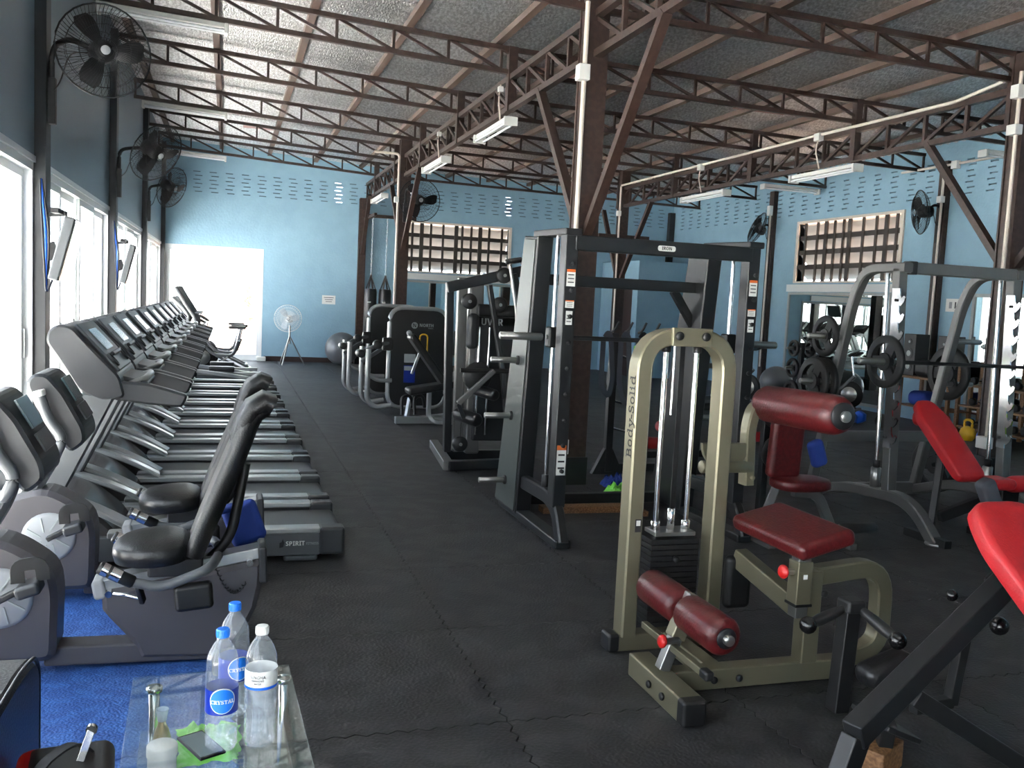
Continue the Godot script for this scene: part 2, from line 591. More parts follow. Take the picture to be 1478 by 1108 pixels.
# sliding window in a wall that runs along the depth (axis 0) or across (axis 1)
func window_bay(nr: int, label: String, axis: int, at: float, a0: float, a1: float, y0: float, y1: float, leaves: int) -> void:
	var o := struct("window_%d" % nr, label)
	var f := MB.new()
	var put := func(mb: MB, s0: float, s1: float, h0: float, h1: float, dep: float, off := 0.0) -> void:
		if axis == 0: mb.bx(at + off - dep / 2, at + off + dep / 2, h0, h1, s0, s1)
		else: mb.bx(s0, s1, h0, h1, at + off - dep / 2, at + off + dep / 2)
	put.call(f, a0, a0 + 0.05, y0, y1, 0.11)
	put.call(f, a1 - 0.05, a1, y0, y1, 0.11)
	put.call(f, a0 + 0.05, a1 - 0.05, y1 - 0.06, y1, 0.11)
	put.call(f, a0 + 0.05, a1 - 0.05, y0, y0 + 0.05, 0.11)
	part("window_frame", f, M.alu_white, o)
	var w := (a1 - a0 - 0.10) / leaves
	for i in leaves:
		var s0 := a0 + 0.05 + w * i
		var s1 := s0 + w
		var off := 0.022 if i % 2 == 0 else -0.022
		var l := MB.new()
		put.call(l, s0, s0 + 0.07, y0 + 0.05, y1 - 0.06, 0.035, off)
		put.call(l, s1 - 0.07, s1, y0 + 0.05, y1 - 0.06, 0.035, off)
		put.call(l, s0 + 0.07, s1 - 0.07, y1 - 0.12, y1 - 0.06, 0.035, off)
		put.call(l, s0 + 0.07, s1 - 0.07, y0 + 0.05, y0 + 0.13, 0.035, off)
		var leaf := part("sash", l, M.alu_white, o)
		var p := MB.new()
		put.call(p, s0 + 0.07, s1 - 0.07, y0 + 0.13, y1 - 0.12, 0.005, off)
		part("pane", p, M.glass, leaf)
		var hd := MB.new()
		put.call(hd, s1 - 0.045, s1 - 0.025, 1.0, 1.22, 0.02, off + 0.027)
		part("handle", hd, M.shop_grey, leaf)

# a wall with ventilation slits near its top: solid backing, a few slits left open right through
func slit_band(mb: MB, axis: int, at: float, a0: float, a1: float, y0: float, rows: int, pitch: float, thick: float, open: Array, screen: MB) -> float:
	var rowh := 0.085
	var sl := 0.15
	var sh := 0.022
	var put := func(s0: float, s1: float, h0: float, h1: float, t0: float, t1: float) -> void:
		if s1 - s0 < 0.001: return
		if axis == 0: mb.bx(at + t0, at + t1, h0, h1, s0, s1)
		else: mb.bx(s0, s1, h0, h1, at + t0, at + t1)
	var n := int((a1 - a0) / pitch)
	for r in rows:
		var h := y0 + r * rowh
		put.call(a0, a1, h, h + rowh - sh, 0.0, thick)
		var s := a0
		for c in n:
			var c0 := a0 + pitch * (c + 0.5) - sl / 2 + (0.02 if r % 2 == 0 else -0.02)
			put.call(s, c0, h + rowh - sh, h + rowh, 0.0, thick)
			if not open.has(c):
				if axis == 0: screen.bx(at + 0.035, at + thick - 0.01, h + rowh - sh, h + rowh, c0, c0 + sl)
				else: screen.bx(c0, c0 + sl, h + rowh - sh, h + rowh, at + 0.035, at + thick - 0.01)
			s = c0 + sl
		put.call(s, a1, h + rowh - sh, h + rowh, 0.0, thick)
	return y0 + rows * rowh

func louvre(nr: int, label: String, axis: int, at: float, a0: float, a1: float, y0: float, y1: float) -> void:
	var o := struct("window_%d" % nr, label)
	var put := func(mb: MB, s0: float, s1: float, h0: float, h1: float, t0: float, t1: float) -> void:
		if axis == 0: mb.bx(at + t0, at + t1, h0, h1, s0, s1)
		else: mb.bx(s0, s1, h0, h1, at + t0, at + t1)
	var f := MB.new()
	put.call(f, a0 - 0.07, a0, y0 - 0.03, y1 + 0.05, -0.03, 0.12)
	put.call(f, a1, a1 + 0.07, y0 - 0.03, y1 + 0.05, -0.03, 0.12)
	put.call(f, a0, a1, y1, y1 + 0.05, -0.03, 0.12)
	put.call(f, a0, a1, y0 - 0.03, y0, -0.03, 0.12)
	part("window_frame", f, M.pvc, o)
	var rows := 4
	var rh := (y1 - y0) / rows
	for r in rows:
		var b := MB.new()
		var hi := y0 + rh * (r + 1) - 0.04
		var lo := y0 + rh * r + 0.05
		var A: Vector3
		var Bq: Vector3
		if axis == 0:
			A = Vector3(at + 0.06, hi, -(a0 + a1) / 2); Bq = Vector3(at + 0.24, lo, -(a0 + a1) / 2)
			var dirn := (Bq - A).normalized()
			b.box((A + Bq) / 2, Vector3((Bq - A).length(), 0.012, a1 - a0), Basis(dirn, Vector3(0, 0, 1).cross(dirn), Vector3(0, 0, 1)))
		else:
			A = Vector3((a0 + a1) / 2, hi, -(at + 0.06)); Bq = Vector3((a0 + a1) / 2, lo, -(at + 0.24))
			var dirn := (Bq - A).normalized()
			b.box((A + Bq) / 2, Vector3(a1 - a0, 0.012, (Bq - A).length()), Basis(Vector3(1, 0, 0), dirn.cross(Vector3(1, 0, 0)), dirn))
		part("slat", b, M.slat, o)
		if r > 0:
			var rb := MB.new()
			put.call(rb, a0, a1, y0 + rh * r - 0.045, y0 + rh * r + 0.045, 0.02, 0.05)
			part("rail", rb, M.bar_dark, o)
	var ks := [0.04, 0.13, 0.22, 0.34, 0.47, 0.53, 0.62, 0.71, 0.80, 0.93]
	for i in ks.size():
		var w: float = 0.045 if i % 3 == 1 else 0.026
		var bb := MB.new()
		var c: float = lerpf(a0, a1, ks[i])
		put.call(bb, c - w, c + w, y0, y1, -0.012, 0.018)
		part("security_bar", bb, M.bar_dark, o)

func wall_mirror(called_label: String, axis: int, at: float, a0: float, a1: float, y0: float, y1: float) -> void:
	var o := thing("wall_mirror", called_label, "mirror")
	var put := func(mb: MB, s0: float, s1: float, h0: float, h1: float, t0: float, t1: float) -> void:
		if axis == 0: mb.bx(at - t0, at - t1, h0, h1, s0, s1)
		else: mb.bx(s0, s1, h0, h1, at - t0, at - t1)
	var g := MB.new()
	put.call(g, a0, a1, y0, y1, 0.002, 0.012)
	part("mirror_glass", g, M.mirror, o)
	var f := MB.new()
	put.call(f, a0 - 0.05, a0, y0 - 0.05, y1 + 0.05, 0.002, 0.03)
	put.call(f, a1, a1 + 0.05, y0 - 0.05, y1 + 0.05, 0.002, 0.03)
	put.call(f, a0, a1, y1, y1 + 0.05, 0.002, 0.03)
	put.call(f, a0, a1, y0 - 0.05, y0, 0.002, 0.03)
	part("mirror_frame", f, M.shop_grey, o)

func build_shell() -> void:
	# floor: slab, black rubber tiles, blue tiles by the bikes
	var fl := struct("floor", "black rubber gym floor of interlocking tiles")
	part("slab", MB.new().bx(XL - 0.15, XR + 0.15, -0.16, -0.012, DF - 0.15, DB + 0.15), M.joint, fl)
	part("rubber_sheet", MB.new().bx(XL, XR, -0.012, 0.0, DF, 0.2), M.rubber, fl)
	var cache := {}
	for r in 21:
		var d := 0.2 + r
		for c in 13:
			var x0 := XL if c == 0 else -0.95 + (c - 1)
			var x1 := minf(XR, -0.95 + c)
			var key := "%d%d" % [0 if c == 0 else (2 if c == 12 else 1), 0 if r == 0 else (2 if r == 20 else 1)]
			if not cache.has(key): cache[key] = tile_mesh(x1 - x0, 1.0, c > 0, c < 12, r > 0, r < 20)
			var mt: Material = M.blue_mat if (c < 2 and d < 4.9) else (M.rubber2 if (r * 7 + c * 3) % 4 == 1 else M.rubber)
			same("floor_tile", cache[key], mt, fl, Transform3D(Basis(), W(x0, 0, d)))
	# window wall on the left
	var wl := struct("wall_left", "grey blue wall panels above the row of sliding windows")
	var posts := [-5.0, -1.0, 3.35, 7.78, 12.25, 16.65, 21.1]
	part("lintel", MB.new().bx(XL - 0.12, XL, 2.50, 4.72, DF - 0.15, DB + 0.15), M.panel, wl)
	part("head_trim", MB.new().bx(XL - 0.12, XL + 0.012, 2.455, 2.50, DF - 0.15, DB + 0.15), M.alu_white, wl)
	var names := ["behind the camera", "beside the camera", "nearest the recumbent bikes", "behind the nearest treadmills", "in the middle of the treadmill row", "at the far end of the treadmill row"]
	for i in posts.size() - 1:
		window_bay(i + 1, "white sliding window bay " + names[i], 0, XL - 0.06, posts[i] + 0.09, posts[i + 1] - 0.09, 0.0, 2.455, 4)
	for i in posts.size():
		part("wall_post", MB.new().cbox(W(XL - 0.02, 2.3, posts[i]), Vector3(0.2, 4.6, 0.19)), M.dark_steel, wl)
	# back wall with door, louvre window and slits
	var wb := MB.new()
	var t := 0.12
	var dx0 := -1.34; var dx1 := 0.73; var dh := 2.48
	var lx0 := 3.95; var lx1 := 6.38; var ly0 := 2.20; var ly1 := 3.30
	wb.bx(XL - 0.12, dx0, 0, dh, DB, DB + t)
	wb.bx(dx1, lx0, 0, dh, DB, DB + t)
	wb.bx(XL - 0.12, lx0, dh, 3.56, DB, DB + t)
	wb.bx(lx0, lx1, 0, ly0, DB, DB + t)
	wb.bx(lx0, lx1, ly1, 3.56, DB, DB + t)
	wb.bx(lx1, XR + 0.12, 0, 3.56, DB, DB + t)
	var scb := MB.new()
	var top := slit_band(wb, 1, DB, XL - 0.12, XR + 0.12, 3.56, 6, 0.335, t, [11, 16, 23], scb)
	wb.bx(XL - 0.12, XR + 0.12, top, 4.72, DB, DB + t)
	var wbo := struct("wall_back", "light blue painted back wall with ventilation slits near the top", wb, M.wall)
	part("vent_screen", scb, M.vent, wbo).set_meta("kind", "stuff")
	window_bay(7, "white sliding glass door in the back wall", 1, DB + 0.05, dx0, dx1, 0.0, dh, 2)
	louvre(8, "dark barred louvre window in the back wall", 1, DB, lx0, lx1, ly0, ly1)
	var ledge := MB.new().bx(lx0 - 0.25, lx1 + 0.1, 2.0, 2.14, DB - 0.06, DB)
	struct("trim_1", "pale ledge under the louvre window of the back wall", ledge, M.far_wall)
	struct("baseboard_back", "dark brown skirting along the back wall", MB.new().bx(dx1 + 0.05, lx0 - 0.3, 0, 0.11, DB - 0.02, DB), M.maroon)
	wall_mirror("large wall mirror below the louvre window of the back wall", 1, DB, lx0 - 0.2, lx1 + 0.3, 0.25, 1.93)
	# right wall
	var wr := MB.new()
	var rx0 := 12.85; var rx1 := 15.72; var ry0 := 2.26; var ry1 := 3.38
	wr.bx(XR, XR + t, 0, 3.50, DF - 0.15, rx0)
	wr.bx(XR, XR + t, 0, 3.50, rx1, DB + t)
	wr.bx(XR, XR + t, 0, ry0, rx0, rx1)
	wr.bx(XR, XR + t, ry1, 3.50, rx0, rx1)
	var scr := MB.new()
	top = slit_band(wr, 0, XR, DF - 0.15, DB, 3.50, 7, 0.42, t, [], scr)
	wr.bx(XR, XR + t, top, 4.72, DF - 0.15, DB + t)
	var wro := struct("wall_right", "light blue painted right wall with ventilation slits near the top", wr, M.wall)
	part("vent_screen", scr, M.vent, wro).set_meta("kind", "stuff")
	louvre(9, "dark barred louvre window in the right wall", 0, XR, rx0, rx1, ry0, ry1)
	struct("trim_2", "pale ledge under the louvre window of the right wall", MB.new().bx(XR - 0.06, XR, 2.06, 2.2, 12.8, 15.95), M.far_wall)
	wall_mirror("large wall mirror under the louvre window of the right wall", 0, XR, 12.97, 15.88, 0.12, 2.0)
	wall_mirror("tall wall mirror beside the dumbbell shelf on the right wall", 0, XR, 8.2, 11.1, 0.25, 2.0)
	for p in [16.64, 11.9, 7.3]:
		part("wall_post", MB.new().cbox(W(XR - 0.05, 2.05, p), Vector3(0.1, 4.1, 0.16)), M.brown, get_node("wall_right"))
	part("wall_post", MB.new().cbox(W(XR - 0.09, 3.2, DB - 0.08), Vector3(0.14, 1.6, 0.14)), M.dark_steel, get_node("wall_right"))
	# wall behind the camera with a wide glazed entrance
	var wf := MB.new()
	wf.bx(XL - 0.12, -0.4, 0, 4.72, DF - t, DF)
	wf.bx(1.6, XR + 0.12, 0, 4.72, DF - t, DF)
	wf.bx(-0.4, 1.6, 2.5, 4.72, DF - t, DF)
	struct("wall_front", "light blue wall behind the camera", wf, M.wall)
	window_bay(10, "wide sliding glass entrance behind the camera", 1, DF - 0.06, -0.4, 1.6, 0.0, 2.5, 2)
	# little room in the far right corner
	var bo := MB.new()
	bo.bx(8.85, XR, 0, 2.6, 19.06, 19.16)
	bo.bx(8.85, 8.95, 2.02, 2.6, 19.16, DB)
	bo.bx(8.85, 8.95, 0, 2.02, 19.16, 19.35)
	bo.bx(8.85, 8.95, 0, 2.02, 20.0, DB)
	bo.bx(8.85, XR, 2.6, 2.66, 19.06, DB)
	struct("wall_corner_room", "light blue walls of the small room in the far right corner", bo, M.wall)
	struct("door_1", "dark door in the side of the small corner room", MB.new().bx(8.87, 8.92, 0, 2.02, 19.35, 20.0), M.maroon)
	struct("door_2", "dark door in the back wall beside the corner room", MB.new().bx(7.75, 8.45, 0, 2.03, DB - 0.03, DB), M.maroon)

func hb(x: float) -> float:    # underside of the roof trusses
	return lerpf(4.33, 4.11, (x - XL) / (2.97 - XL)) if x < 2.97 else lerpf(4.11, 4.0, (x - 2.97) / (XR - 2.97))

func truss(label: String, d: float) -> void:
	var o := thing("roof_truss", label, "roof truss", W(0, 0, d), 0, "cross trusses under the roof")
	var xs := [XL - 0.05, 2.97, XR]
	var top := MB.new()
	var bot := MB.new()
	for i in 2:
		var a: float = xs[i]
		var b: float = xs[i + 1]
		bot.bar(Vector3(a, hb(a) + 0.025, 0), Vector3(b, hb(b) + 0.025, 0), 0.05, 0.05)
		top.bar(Vector3(a, hb(a) + 0.275, 0), Vector3(b, hb(b) + 0.275, 0), 0.05, 0.05)
	part("top_chord", top, M.brown, o)
	part("bottom_chord", bot, M.brown, o)
	var n := 20
	for i in n + 1:
		var x := lerpf(XL + 0.02, XR - 0.02, float(i) / n)
		part("strut", MB.new().bar(Vector3(x, hb(x) + 0.05, 0), Vector3(x, hb(x) + 0.25, 0), 0.03, 0.03), M.brown, o)
		if i < n:
			var x2 := lerpf(XL + 0.02, XR - 0.02, float(i + 1) / n)
			part("diagonal", MB.new().bar(Vector3(x + 0.02, hb(x) + 0.255, 0), Vector3(x2 - 0.02, hb(x2) + 0.045, 0), 0.03, 0.03), M.brown, o)

func girder(label: String, x: float, d0: float, d1: float, y0: float, y1: float, flip: bool) -> void:
	var o := thing("roof_girder", label, "girder", W(x, 0, d0))
	var L := d1 - d0
	part("bottom_chord", MB.new().bar(Vector3(0, y0 + 0.03, 0), Vector3(0, y0 + 0.03, -L), 0.07, 0.06), M.brown, o)
	part("top_chord", MB.new().bar(Vector3(0, y1 - 0.03, 0), Vector3(0, y1 - 0.03, -L), 0.07, 0.06), M.brown, o)
	var n := int(round(L / 0.62))
	for i in n + 1:
		var z := -L * i / n
		part("strut", MB.new().bar(Vector3(0, y0 + 0.06, z), Vector3(0, y1 - 0.06, z), 0.04, 0.04), M.brown, o)
		if i < n:
			var z2 := -L * (i + 1) / n
			var a := Vector3(0, y0 + 0.05, z - 0.02)
			var b := Vector3(0, y1 - 0.05, z2 + 0.02)
			if flip:
				a.y = y1 - 0.05; b.y = y0 + 0.05
			part("diagonal", MB.new().bar(a, b, 0.035, 0.035), M.brown, o)

func column(label: String, x: float, d: float, h: float, w: float) -> Node3D:
	var o := thing("steel_column", label, "column", W(x, 0, d))
	# box column of two channels: flanges with a recessed web on the sides
	var mb := MB.new()
	mb.bx(-w / 2, w / 2, 0, h, -w / 2, -w / 2 + 0.02)
	mb.bx(-w / 2, w / 2, 0, h, w / 2 - 0.02, w / 2)
	mb.bx(-w / 2 + 0.012, w / 2 - 0.012, 0, h, -w / 2 + 0.02, w / 2 - 0.02)
	part("shaft", mb, M.brown, o)
	part("base_plate", MB.new().cbox(Vector3(0, 0.125, 0), Vector3(w + 0.03, 0.25, w + 0.03)), M.black, o)
	return o

func brace(o: Node3D, dy0: float, dz: float, y1: float) -> void:
	part("brace", MB.new().bar(Vector3(0, dy0, signf(dz) * 0.08), Vector3(0, y1, dz), 0.08, 0.07), M.brown, o)

func build_roof() -> void:
	# corrugated foil sheets
	var roof := struct("ceiling", "corrugated metal roof lined with silver foil")
	var sheet := MB.new()
	var xs := [XL - 1.0, 2.97, XR + 1.0]
	for q in 48:
		var a := Vector2(q / 48.0, 0.016 * sin(TAU * q / 8.0))
		var b := Vector2((q + 1) / 48.0, 0.016 * sin(TAU * (q + 1) / 8.0))
		var na := Vector3(0, -1, -0.016 * TAU * 6.0 * cos(TAU * q / 8.0)).normalized()
		var nb := Vector3(0, -1, -0.016 * TAU * 6.0 * cos(TAU * (q + 1) / 8.0)).normalized()
		for i in 2:
			var u: float = xs[i]
			var w: float = xs[i + 1]
			sheet.quads(Vector3(u, hb(u) + a.y, -a.x), Vector3(w, hb(w) + a.y, -a.x), Vector3(w, hb(w) + b.y, -b.x), Vector3(u, hb(u) + b.y, -b.x), na, na, nb, nb)
	var sm := sheet.mesh()
	for i in 29: same("roof_sheet", sm, M.foil, roof, Transform3D(Basis(), W(0, 0.388, DF - 1.0 + i)))
	for i in 13:
		var x := -1.2 + i
		if x > XR: break
		part("purlin", MB.new().bx(x - 0.04, x + 0.04, hb(x) + 0.30, hb(x) + 0.37, DF - 0.9, DB + 0.8), M.purlin, roof)
	# pink boards tucked under the sheets
	for p in [[0.75, 8.75, 0.8], [3.4, 10.9, 0.7], [6.6, 11.2, 0.8], [0.2, 17.9, 0.8]]:
		part("lining_board", MB.new().bx(p[0], p[0] + p[2], hb(p[0]) + 0.335, hb(p[0]) + 0.35, p[1], p[1] + 0.3), M.pink_foam, roof)
	var td := [2.65, 5.1, 7.6, 10.05, 12.45, 15.0, 17.4, 19.85]
	var tn := ["right above the camera", "second from the camera", "crossing the near brown column", "just beyond the near column", "fourth from the back wall", "third from the back wall", "crossing the far brown column", "nearest the back wall"]
	for i in td.size(): truss("brown steel roof truss " + tn[i], td[i])
	girder("long brown lattice girder carried by the central columns", 2.97, 2.0, DB, 3.71, 4.11, false)
	girder("long brown lattice girder nearer the right wall", 7.55, 2.0, 17.5, 3.58, 3.99, true)
	for i in td.size():
		part("hanger_post", MB.new().bx(-0.05, 0.05, 3.71, hb(2.97) + 0.3, td[i] - 2.0 - 0.05, td[i] - 2.0 + 0.05), M.brown, get_node("roof_girder"))
		if td[i] < 17.5: part("hanger_post", MB.new().bx(-0.045, 0.045, 3.58, hb(7.55) + 0.3, td[i] - 2.0 - 0.045, td[i] - 2.0 + 0.045), M.brown, get_node("roof_girder_001"))
	var c := column("large brown steel column with two braces behind the black smith machine", 2.97, 7.6, 4.38, 0.2)
	brace(c, 2.22, -1.4, 3.73); brace(c, 2.22, 1.4, 3.73)
	c = column("far brown steel column with braces behind the chest machines", 2.97, 16.5, 4.38, 0.2)
	brace(c, 2.45, -1.4, 3.73); brace(c, 2.45, 1.4, 3.73)
	c = column("brown steel column standing against the back wall beside the punching bags", 2.87, DB - 0.14, 3.75, 0.16)
	brace(c, 2.5, 1.0, 3.73)
	part("angle_bracket", MB.new().bar(Vector3(0.05, 3.28, 0.02), Vector3(0.05, 3.28, 1.6), 0.06, 0.06), M.brown, c)
	c = column("brown steel column at the right edge beside the silver rack", 7.55, 7.45, 4.3, 0.2)
	brace(c, 2.2, -1.3, 3.6); brace(c, 2.2, 1.3, 3.6)
	c = column("slim brown steel column before the corner room", 7.55, 17.2, 4.3, 0.18)
	brace(c, 2.15, 1.3, 3.6); brace(c, 2.15, -1.0, 3.6)
	part("side_arm", MB.new().bar(Vector3(-0.5, 3.0, 0), Vector3(0.6, 3.0, 0), 0.08, 0.08), M.brown, c)

var cage_mesh: ArrayMesh
var blade_mesh: ArrayMesh
var hub_mesh: ArrayMesh
var motor_mesh: ArrayMesh

func fan_meshes() -> void:
	var c := MB.new()
	var ring := func(r: float, z: float, t: float) -> void:
		var p := []
		for i in 28: p.append(Vector3(cos(TAU * i / 28) * r, sin(TAU * i / 28) * r, z))
		c.tube(p, t, 5, true)
	ring.call(1.0, 0.0, 0.022)
	for q in [[0.80, 0.14], [0.55, 0.21], [0.25, 0.25]]: ring.call(q[0], q[1], 0.007)
	for q in [[0.78, -0.20], [0.45, -0.30]]: ring.call(q[0], q[1], 0.007)
	for i in 72:
		var a := TAU * i / 72
		var u := Vector3(cos(a), sin(a), 0)
		var a2 := a + 0.28
		var w := Vector3(cos(a2), sin(a2), 0)
		c.tube([u * 1.0, (u * 0.8).lerp(w * 0.8, 0.35) + Vector3(0, 0, 0.14), (u * 0.5).lerp(w * 0.5, 0.7) + Vector3(0, 0, 0.22), w * 0.16 + Vector3(0, 0, 0.25)], 0.006, 4)
		if i % 2 == 0: c.tube([u * 1.0, u * 0.9 + Vector3(0, 0, -0.14), u * 0.6 + Vector3(0, 0, -0.27), u * 0.25 + Vector3(0, 0, -0.32)], 0.006, 4)
	cage_mesh = c.mesh()
	var b := MB.new()
	for k in 1:
		var X := Transform3D()
		var prev := []
		for i in 7:
			var r := lerpf(0.14, 0.84, i / 6.0)
			var w := lerpf(0.16, 0.46, sin(i / 6.0 * 2.2) / 1.0) * (1.0 if i < 6 else 0.75)
			var sw := 0.10 * i / 6.0
			var tw := lerpf(0.16, 0.07, i / 6.0)
			var cur := [X * Vector3(r, -w * 0.5 + sw, -tw), X * Vector3(r, sw, 0.02), X * Vector3(r, w * 0.5 + sw, tw)]
			if prev.size():
				for j in 2:
					var m: Vector3 = ((cur[j] - prev[j]) as Vector3).cross(prev[j + 1] - prev[j]).normalized()
					b.quad(prev[j], prev[j + 1], cur[j + 1], cur[j], m)
			prev = cur
	blade_mesh = b.mesh()
	hub_mesh = MB.new().lathe([Vector2(0, 0.27), Vector2(0.07, 0.266), Vector2(0.10, 0.25), Vector2(0.10, 0.22)], Transform3D(Basis(Vector3.RIGHT, PI / 2), Vector3.ZERO), 18).mesh()
	motor_mesh = MB.new().lathe([Vector2(0, 0.12), Vector2(0.14, 0.11), Vector2(0.24, 0.02), Vector2(0.27, -0.15), Vector2(0.27, -0.45), Vector2(0.2, -0.56), Vector2(0, -0.58)], Transform3D(Basis(Vector3.RIGHT, PI / 2), Vector3.ZERO), 16).mesh()

func wall_fan(label: String, mount: Vector3, center: Vector3, face: Vector3, r: float) -> void:
	var o := thing("wall_fan", label, "fan", mount, 0, "black wall fans")
	var c := center - mount
	var z := face.normalized()
	var x := Vector3.UP.cross(z).normalized()
	var B := Basis(x, z.cross(x), z).scaled_local(Vector3.ONE * r)
	same("cage", cage_mesh, M.fan_wire, o, Transform3D(B, c))
	for k in 3: same("blade", blade_mesh, M.iron, o, Transform3D(B * Basis(Vector3.BACK, TAU * k / 3), c))
	same("badge", hub_mesh, M.grey_plastic, o, Transform3D(B, c))
	same("motor", motor_mesh, M.black, o, Transform3D(B, c))
	var out := Vector3(c.x, 0, c.z) * 0.35
	var m := MB.new().tube(rnd([Vector3(0, -0.55, 0), Vector3(0, -0.02, 0), Vector3(out.x, 0.0, out.z), c - z * r * 0.35], 0.12), 0.022, 8)
	part("arm", m, M.black, o)
	part("mount_plate", MB.new().cbox(Vector3(0, -0.42, 0), Vector3(0.06, 0.34, 0.07)), M.black, o)
	part("cable", MB.new().tube(rnd([Vector3(0.01, -0.35, 0.02), Vector3(out.x * 0.5, -0.3, out.z * 0.5), Vector3(out.x, -0.1, out.z), c - z * r * 0.5], 0.1), 0.006, 5), M.black, o)

func batten(label: String, a: Vector3, b: Vector3, tubes := 2) -> void:
	var mid := (a + b) / 2
	var o := thing("fluorescent_light", label, "light fixture", mid, 0, "fluorescent battens")
	var p := a - mid
	var q := b - mid
	var f := (q - p).normalized()
	var s := f.cross(Vector3.UP).normalized()
	part("housing", MB.new().cbar(p + Vector3(0, 0.03, 0), q + Vector3(0, 0.03, 0), 0.1, 0.05, 0.008), M.white, o)
	part("end_cap", MB.new().cbar(p - f * 0.006, p + f * 0.03, 0.16, 0.1, 0.006), M.white, o)
	part("end_cap", MB.new().cbar(q + f * 0.006, q - f * 0.03, 0.16, 0.1, 0.006), M.white, o)
	for i in tubes:
		var off := s * (0.05 * (1 if i == 0 else -1)) if tubes == 2 else Vector3.ZERO
		part("tube", MB.new().cyl(p + f * 0.03 + off + Vector3(0, -0.022, 0), q - f * 0.03 + off + Vector3(0, -0.022, 0), 0.015, 10), M.tube_white, o)

func conduit(label: String, pts: Array, boxes: Array, r := 0.02) -> void:
	var o := thing("electrical_conduit", label, "conduit", pts[0])
	var q := []
	for p in pts: q.append(p - pts[0])
	part("pipe", MB.new().tube(rnd(q, 0.07), r, 8), M.pvc, o)
	for b in boxes: part("junction_box", MB.new().rbox(b[0] - pts[0], b[1], 0.006, Basis(), 1), M.white, o)

func television(label: String, d: float) -> void:
	var o := thing("television", label, "television", W(XL + 0.08, 1.82, d), 0, "televisions on the window posts")
	var B := Basis(Vector3.BACK, deg_to_rad(-14)) * Basis(Vector3.UP, deg_to_rad(3))
	var c := Vector3(0.17, 0.0, -0.02)
	part("case", MB.new().rbox(c, Vector3(0.07, 0.46, 0.74), 0.012, B, 2), M.tm_grey, o)
	part("bezel", MB.new().rbox(c + B * Vector3(0.034, 0, 0), Vector3(0.012, 0.45, 0.73), 0.004, B, 1), M.black_gloss, o)
	part("screen", MB.new().box(c + B * Vector3(0.041, 0.008, 0), Vector3(0.003, 0.39, 0.67), B), M.screen, o)
	var br := MB.new()
	br.bar(Vector3(0.0, 0.24, 0.0), Vector3(0.16, 0.26, 0.0), 0.03, 0.03)
	br.bar(Vector3(0.12, 0.27, -0.2), Vector3(0.12, 0.27, 0.2), 0.05, 0.035)
	br.bar(Vector3(0.0, -0.05, 0), Vector3(0.11, 0.0, 0), 0.04, 0.12)
	part("bracket", br, M.black, o)
	for i in 3:
		var w := MB.new().tube(rnd([Vector3(0.0, 0.5, 0.05 - i * 0.03), Vector3(0.03 + 0.02 * i, 0.1, 0.12 - i * 0.03), Vector3(0.05, -0.35, 0.1), Vector3(0.09, -0.2, 0.02)], 0.15), 0.008, 5)
		part("cable", w, M.blue_plastic if i == 1 else M.black, o)

